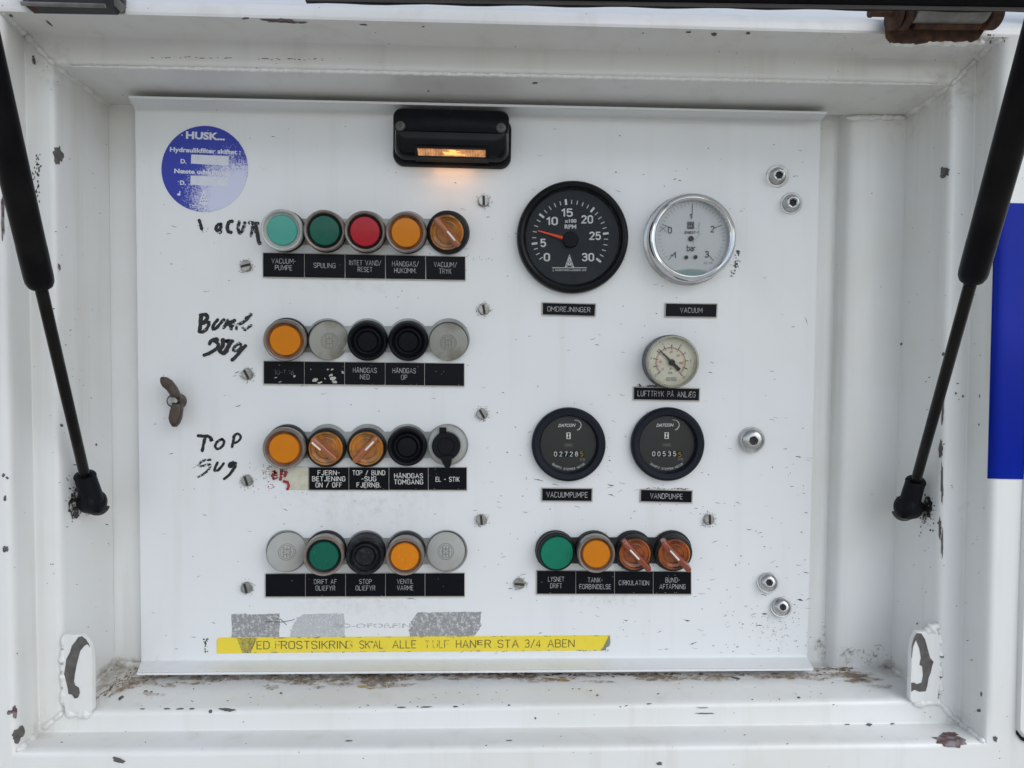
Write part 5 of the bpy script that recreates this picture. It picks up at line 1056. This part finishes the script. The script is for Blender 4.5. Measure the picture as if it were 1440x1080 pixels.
bfont('lettering', 'Tlf. 86 6', onpanel(*c8(505, 962), hs_, 5), K(4.0), faded('worn_sticker_print', (.66, .68, .76), (.36, .5), 600), T, .03, K(24))
g = G()
for (x, y, a, b) in ((293, 828, 20, 14), (302, 800, 7, 14), (328, 160, 7, 9), (1033, 510, 8, 10), (285, 682, 6, 5), (620, 105, 4, 5)):
    c = blob(*c8(x, y), a/8, b/8, 0, 12, .2); g.add([U(p[0], p[1], .0005) for p in c], [tuple(range(12))])
g.build('scuff_marks', M_stp, T, world=True, smooth=False)
# yellow tape
T = thing('warning_tape', 'long yellow tape lettered VED FROSTSIKRING along the panel bottom', 'tape', onpanel(580, 906, 0), None)
c5 = lambda x, y: (290+x/2.4407, 850+y/2.4375)
g = G(); prism(g, [(306, 897.6), (310, 896.8), (340, 896.5), (500, 895.6), (700, 894.6), (857.5, 893.6), (856, 897), (848, 914.8), (700, 915.6), (500, 917), (304.5, 918.8), (304.5, 901)], .0001, .0004, .00005); tpb = g.build('tape_band', M_oring, T, world=True, sharp=30)
g = G(); prism(g, [(857.5, 893.6), (858.4, 904), (857, 908.5), (852, 911), (852.5, 914.4), (845, 915), (849, 911)], .00045, .0011, .0001); g.build('curled_end', mat('tape_underside', (.22, .24, .22), .6, bump=.3), T, world=True, sharp=30)
g = G(); prism(g, [(333, 897.5), (362, 896.6), (352, 918), (341, 918.5), (336, 905)], .0003, .00046); g.build('grey_smudge', faded('tape_grime', (.26, .25, .12), (.30, .75), 900), T, world=True, smooth=False)
g = G()
for i in range(60): x = random.uniform(310, 855); y = random.choice((895.8+(580-x)*.006, 916.2+(580-x)*.006))+random.gauss(0, .3); c = blob(x, y, random.uniform(1, 6), .6, -.5, 8, .4); g.add([U(a, b, .00048) for a, b in c], [tuple(range(8))])
g.build('dirty_edges', faded('tape_edge_dirt', (.16, .15, .10), (.42, .6), 500), T, world=True, smooth=False)
M_tin = faded('worn_tape_print', (.09, .085, .04), (.30, .44), 800); M_tin2 = faded('very_worn_tape_print', (.09, .085, .04), (.44, .56), 700)
for (s_, xa, xb, m_) in (('VED', 147, 216, M_tin), ('F', 238, 254, M_tin2), ('ROSTSIKRIN', 258, 480, M_tin), ('G', 482, 500, M_tin2), ('SK', 527, 562, M_tin), ("'", 566, 572, M_tin), ('AL', 574, 606, M_tin), ('ALLE', 640, 720, M_tin), ('T', 752, 765, M_tin2), ('ULF', 778, 832, M_tin2), ('HAN', 858, 925, M_tin), ('R', 957, 976, M_tin), ('STA', 1001, 1072, M_tin), ('3/4', 1094, 1148, M_tin), ('ABEN', 1172, 1264, M_tin)):
    xm = (xa+xb)/2; x, y = c5(xm, 140-(xm-147)*.006); cap = 10.6 if s_ != "'" else 9
    engrave('lettering', [s_], x, y, cap, (xb-xa)/2.4407, T, .0005, m_, slope=-.35, wt=.62, gap=1.4)
engrave('lettering', ['E'], *c5(940, 131), 6, 6.5, T, .0005, M_tin, wt=1.0)
# ghost of removed sticker and grey residue
T = thing('sticker_residue', 'grey residue of a peeled sticker with ghost lettering above the yellow tape', 'sticker residue', onpanel(500, 880, 0), None)
for pts, m_ in (([(325.5, 863), (345, 862.6), (352, 864.5), (394, 862.5), (393.5, 869), (393, 896), (325.5, 897)], M_tapeg), ([(407, 896), (411, 880), (418, 869), (428, 863.5), (484, 862.6), (484, 880), (486, 895.5)], M_tapel), ([(587, 861), (604, 861.5), (640, 860.4), (677, 860.4), (675, 872), (677, 880), (668, 894), (577, 895), (575, 886), (580, 881), (578, 874)], M_tapeg)):
    jag = []
    for i, p in enumerate(pts):
        n_ = pts[(i+1) % len(pts)]
        for k_ in range(5): t = k_/5; jag.append((p[0]+(n_[0]-p[0])*t+random.gauss(0, .5), p[1]+(n_[1]-p[1])*t+random.gauss(0, .35)))
    g = G(); c = (sum(p[0] for p in jag)/len(jag), sum(p[1] for p in jag)/len(jag)); H = [U(*p, .00022) for p in jag]; g.add([U(*c, .00022)]+H, [(0, 1+i, 1+(i+1) % len(H)) for i in range(len(H))]); g.build('residue_patch', m_, T, world=True, smooth=False)
bfont('ghost_lettering', 'TO-OFORFINDUSTRI', onpanel(554, 879.5, .0003, -.3), K(6.4), M_stampf, T, .03, K(176))
g = G(); M = onpanel(395, 874, .0003); u = K(1); segs(g, M, [[(-22, 0), (0, -1), (15, 1.5), (19, 3.5)], [(-6, 4), (0, 3), (8, -5)]], .8); g.build('hair_scratch', M_fleck, T, world=True, smooth=False)
# handwriting
def scrawl(label, strokes, wd, m, m2=None):
    T = thing('handwriting', label, 'handwriting', onpanel(sum(p[0] for s in strokes for p in s[0])/sum(len(s[0]) for s in strokes), sum(p[1] for s in strokes for p in s[0])/sum(len(s[0]) for s in strokes), 0), 'marker words written on the panel')
    for k, s_ in enumerate(strokes):
        st = s_[0]; ww = s_[1] if len(s_) > 1 else wd; mm = s_[2] if len(s_) > 2 else m; pts = []
        n = len(st)
        for i in range(n-1):
            p0, p1, p2, p3 = st[max(i-1, 0)], st[i], st[i+1], st[min(i+2, n-1)]
            for j in range(5):
                t = j/5; pts.append(tuple(.5*((2*p1[a])+(-p0[a]+p2[a])*t+(2*p0[a]-5*p1[a]+4*p2[a]-p3[a])*t*t+(-p0[a]+3*p1[a]-3*p2[a]+p3[a])*t**3)+random.gauss(0, .12) for a in (0, 1)))
        pts.append(st[-1]); M = onpanel(pts[0][0], pts[0][1], .00020+.00002*k); inv = M.inverted(); Q = [inv @ U(*p, .0002) for p in pts]
        wl = [K(ww*1.3)*random.uniform(.85, 1.12) for _ in pts]; g = G(); ribbon(g, [(q.x, q.y) for q in Q], lambda i: wl[min(i, len(wl)-1)], 0); g.v = [M @ v_ for v_ in g.v]; g.build('pen_stroke', mm, T, world=True, smooth=False)
w8 = lambda L_: [(260+x/8, 290+y/8) for x, y in L_]
scrawl('worn black handwritten word VACUM beside the top button row', [(w8([(160, 155), (175, 200), (188, 260)]), 3.4), (w8([(195, 275), (228, 298), (262, 240)]), 1.3, M_markf), (w8([(410, 200), (370, 210), (350, 245), (365, 275), (400, 250), (405, 215)]), 3.4), (w8([(360, 262), (395, 298), (408, 270)]), 3.2, M_mark2),
    (w8([(535, 170), (500, 178), (478, 230), (490, 285), (525, 292)]), 3.8), (w8([(615, 170), (598, 240), (615, 298), (650, 270), (675, 185)]), 3.6, M_mark2), (w8([(735, 190), (760, 230), (745, 335)]), 3.2, M_mark2), (w8([(725, 185), (775, 190), (825, 195)]), 4.0, M_mark2), (w8([(770, 195), (800, 290)]), 4.5, M_mark2), (w8([(800, 215), (818, 320), (830, 400), (848, 418)]), 4.2)], 3.4, M_mark)
w9 = lambda L_: [(260+x/12.709, 430+y/12.706) for x, y in L_]
scrawl('thick black handwritten BUND SUG beside the second button row', [(w9([(290, 170), (280, 300), (262, 465)]), 4.2), (w9([(275, 170), (380, 160), (400, 220), (340, 300), (280, 310)]), 4.0), (w9([(340, 300), (430, 300), (400, 400), (320, 465), (262, 465)]), 3.6), (w9([(590, 245), (520, 330), (500, 410), (560, 400), (640, 310), (700, 245)]), 3.4), (w9([(690, 400), (750, 300), (780, 250)]), 3.4, M_mark2), (w9([(760, 270), (810, 340), (830, 420)]), 3.8), (w9([(740, 340), (830, 290), (890, 260)]), 4.2), (w9([(830, 400), (880, 320)]), 3, M_mark2),
    (w9([(920, 420), (940, 340), (1040, 300), (1110, 200)]), 3.0, M_mark2), (w9([(980, 330), (1060, 280), (1160, 190), (1185, 150)]), 4.0, M_mark2), (w9([(1030, 390), (1080, 430), (1190, 345)]), 2.8, M_mark2),
    (w9([(440, 690), (470, 630), (560, 590), (590, 620)]), 3.6), (w9([(520, 620), (600, 690), (560, 770), (450, 840), (340, 885)]), 3.8), (w9([(680, 600), (680, 700), (630, 800), (690, 845), (760, 790)]), 4.4), (w9([(680, 610), (760, 640), (770, 620), (860, 635)]), 3.6), (w9([(820, 650), (770, 740), (720, 830)]), 4.6), (w9([(980, 665), (900, 720), (870, 790), (950, 800), (1010, 720), (980, 665)]), 3.2, M_mark2), (w9([(1090, 710), (1020, 780), (930, 890), (840, 975)]), 3.8, M_mark), ], 3.6, M_mark)
w10 = lambda L_: [(260+x/8, 595+y/8) for x, y in L_]
scrawl('black handwritten TOP SUG beside the third button row', [(w10([(145, 142), (215, 145), (265, 150), (302, 185), (285, 195)]), 3.4), (w10([(230, 150), (212, 230), (195, 315)]), 3.4), (w10([(425, 178), (365, 210), (340, 265), (375, 290), (425, 255), (440, 205), (415, 180)]), 2.9), (w10([(560, 135), (545, 200), (530, 270)]), 3.0), (w10([(540, 160), (590, 120), (628, 150), (610, 195), (560, 225)]), 2.6),
    (w10([(290, 412), (215, 420), (160, 460), (180, 485), (280, 465), (270, 520), (200, 580), (145, 605)]), 2.5, M_mark2), (w10([(370, 440), (345, 490), (335, 530), (380, 525), (440, 450)]), 2.8), (w10([(545, 440), (500, 465), (510, 490), (560, 460)]), 3.4), (w10([(570, 445), (560, 500), (500, 580), (440, 630)]), 3.2)], 3.0, M_mark)
scrawl('faint small pen scribble right of the top label strip', [([(655, 356), (657, 361), (662, 354)], .9), ([(666, 362), (664, 366), (669, 364), (671, 361)], .8), ([(675, 360), (674, 365), (679, 365)], .7), ([(684, 362), (684, 367), (689, 363), (692, 366)], .7)], .8, M_markf)

# ------------------------------------------------------------------ gas struts
def strut(label, P0, P1, r_t, stud, end, ballc, rball, sockr, up_len):
    T = thing('gas_strut', label, 'gas strut', Matrix.Translation(P0), 'gas struts holding up the lid'); d = (P1-P0).normalized(); nl = dv.cross(B_lid-A_lid); up_len = (A_lid-P1).dot(nl)/d.dot(nl)-.012; q = P1+d*up_len; Lt = (q-P1).length
    G().tube(P1, q, r_t, prof=[(0, 0), (r_t*.5, 0), (r_t*.84, .0006), (r_t*.97, .003), (r_t, .006), (r_t*1.0, .024), (r_t*.985, .025), (r_t*.985, Lt*.97), (r_t*.8, Lt), (0, Lt)], n=48).build('cylinder', M_tube, T, world=True, sharp=50)
    G().tube(P0-d*.004, P1+d*.004, .0033, n=28).build('piston_rod', M_rod, T, world=True)
    g = G(); e = P0+d*.004; g.tube(ballc, e, sockr*1.08, sockr, n=32, prof=None); g.tube(e-d*.0005, e+d*.0012, sockr*1.04, sockr*.8, n=32); g.build('end_socket', M_black, T, world=True)
    g = G(); sdir_ = (stud-ballc).normalized(); g.tube(ballc-sdir_*rball*.85, ballc+sdir_*rball*.75, rball, rball*.97, n=36, prof=[(0, 0), (rball*.6, .0006), (rball*.92, .002), (rball, .0045), (rball, rball*1.1), (rball*.93, rball*1.5), (rball*.7, rball*1.6), (0, rball*1.6)]); g.build('ball_housing', M_black, T, world=True)
    g = G(); g.tube(ballc, stud, rball*.42, rball*.45, n=18); g.tube(stud-sdir_*.0045, stud-sdir_*.0005, rball*.86, rball*.86, n=6); g.build('ball_stud', mat('greasy_stud', (.02, .018, .016), .5, bump=.4), T, world=True)
    side = 1 if ballc.x < .25 else -1
    g = G(); a0 = ballc-sdir_*rball*.86; P_ = []
    for i in range(15):
        t = R(-20-150*i/14) if side > 0 else R(200+150*i/14); P_.append(ballc-sdir_*rball*.55+Vector((0, math.cos(t)*0-.0, 0))+Vector((math.cos(t)*rball*1.04, -rball*.22, math.sin(t)*rball*1.04)))
    g.path(P_, .0011, 8); g.build('spring_clip', mat('clip_steel', (.05, .048, .045), .35, metal=.6), T, world=True)
P0 = U(121, 676, .038); P1 = U(57.3, 403, .121)
strut('left gas strut with a dull black cylinder and thin rod', P0, P1, .00735, U(103, 709, .030), None, U(131, 706, .036), K(16.2, .036), K(13.6, .038), .22)
P0 = U(1286, 683, .038); P1 = U(1366, 394, .141)
strut('right gas strut with a scuffed black cylinder in front of the blue film', P0, P1, .00735, U(1305, 715, .030), None, U(1277, 713, .036), K(17.2, .036), K(13.0, .038), .22)
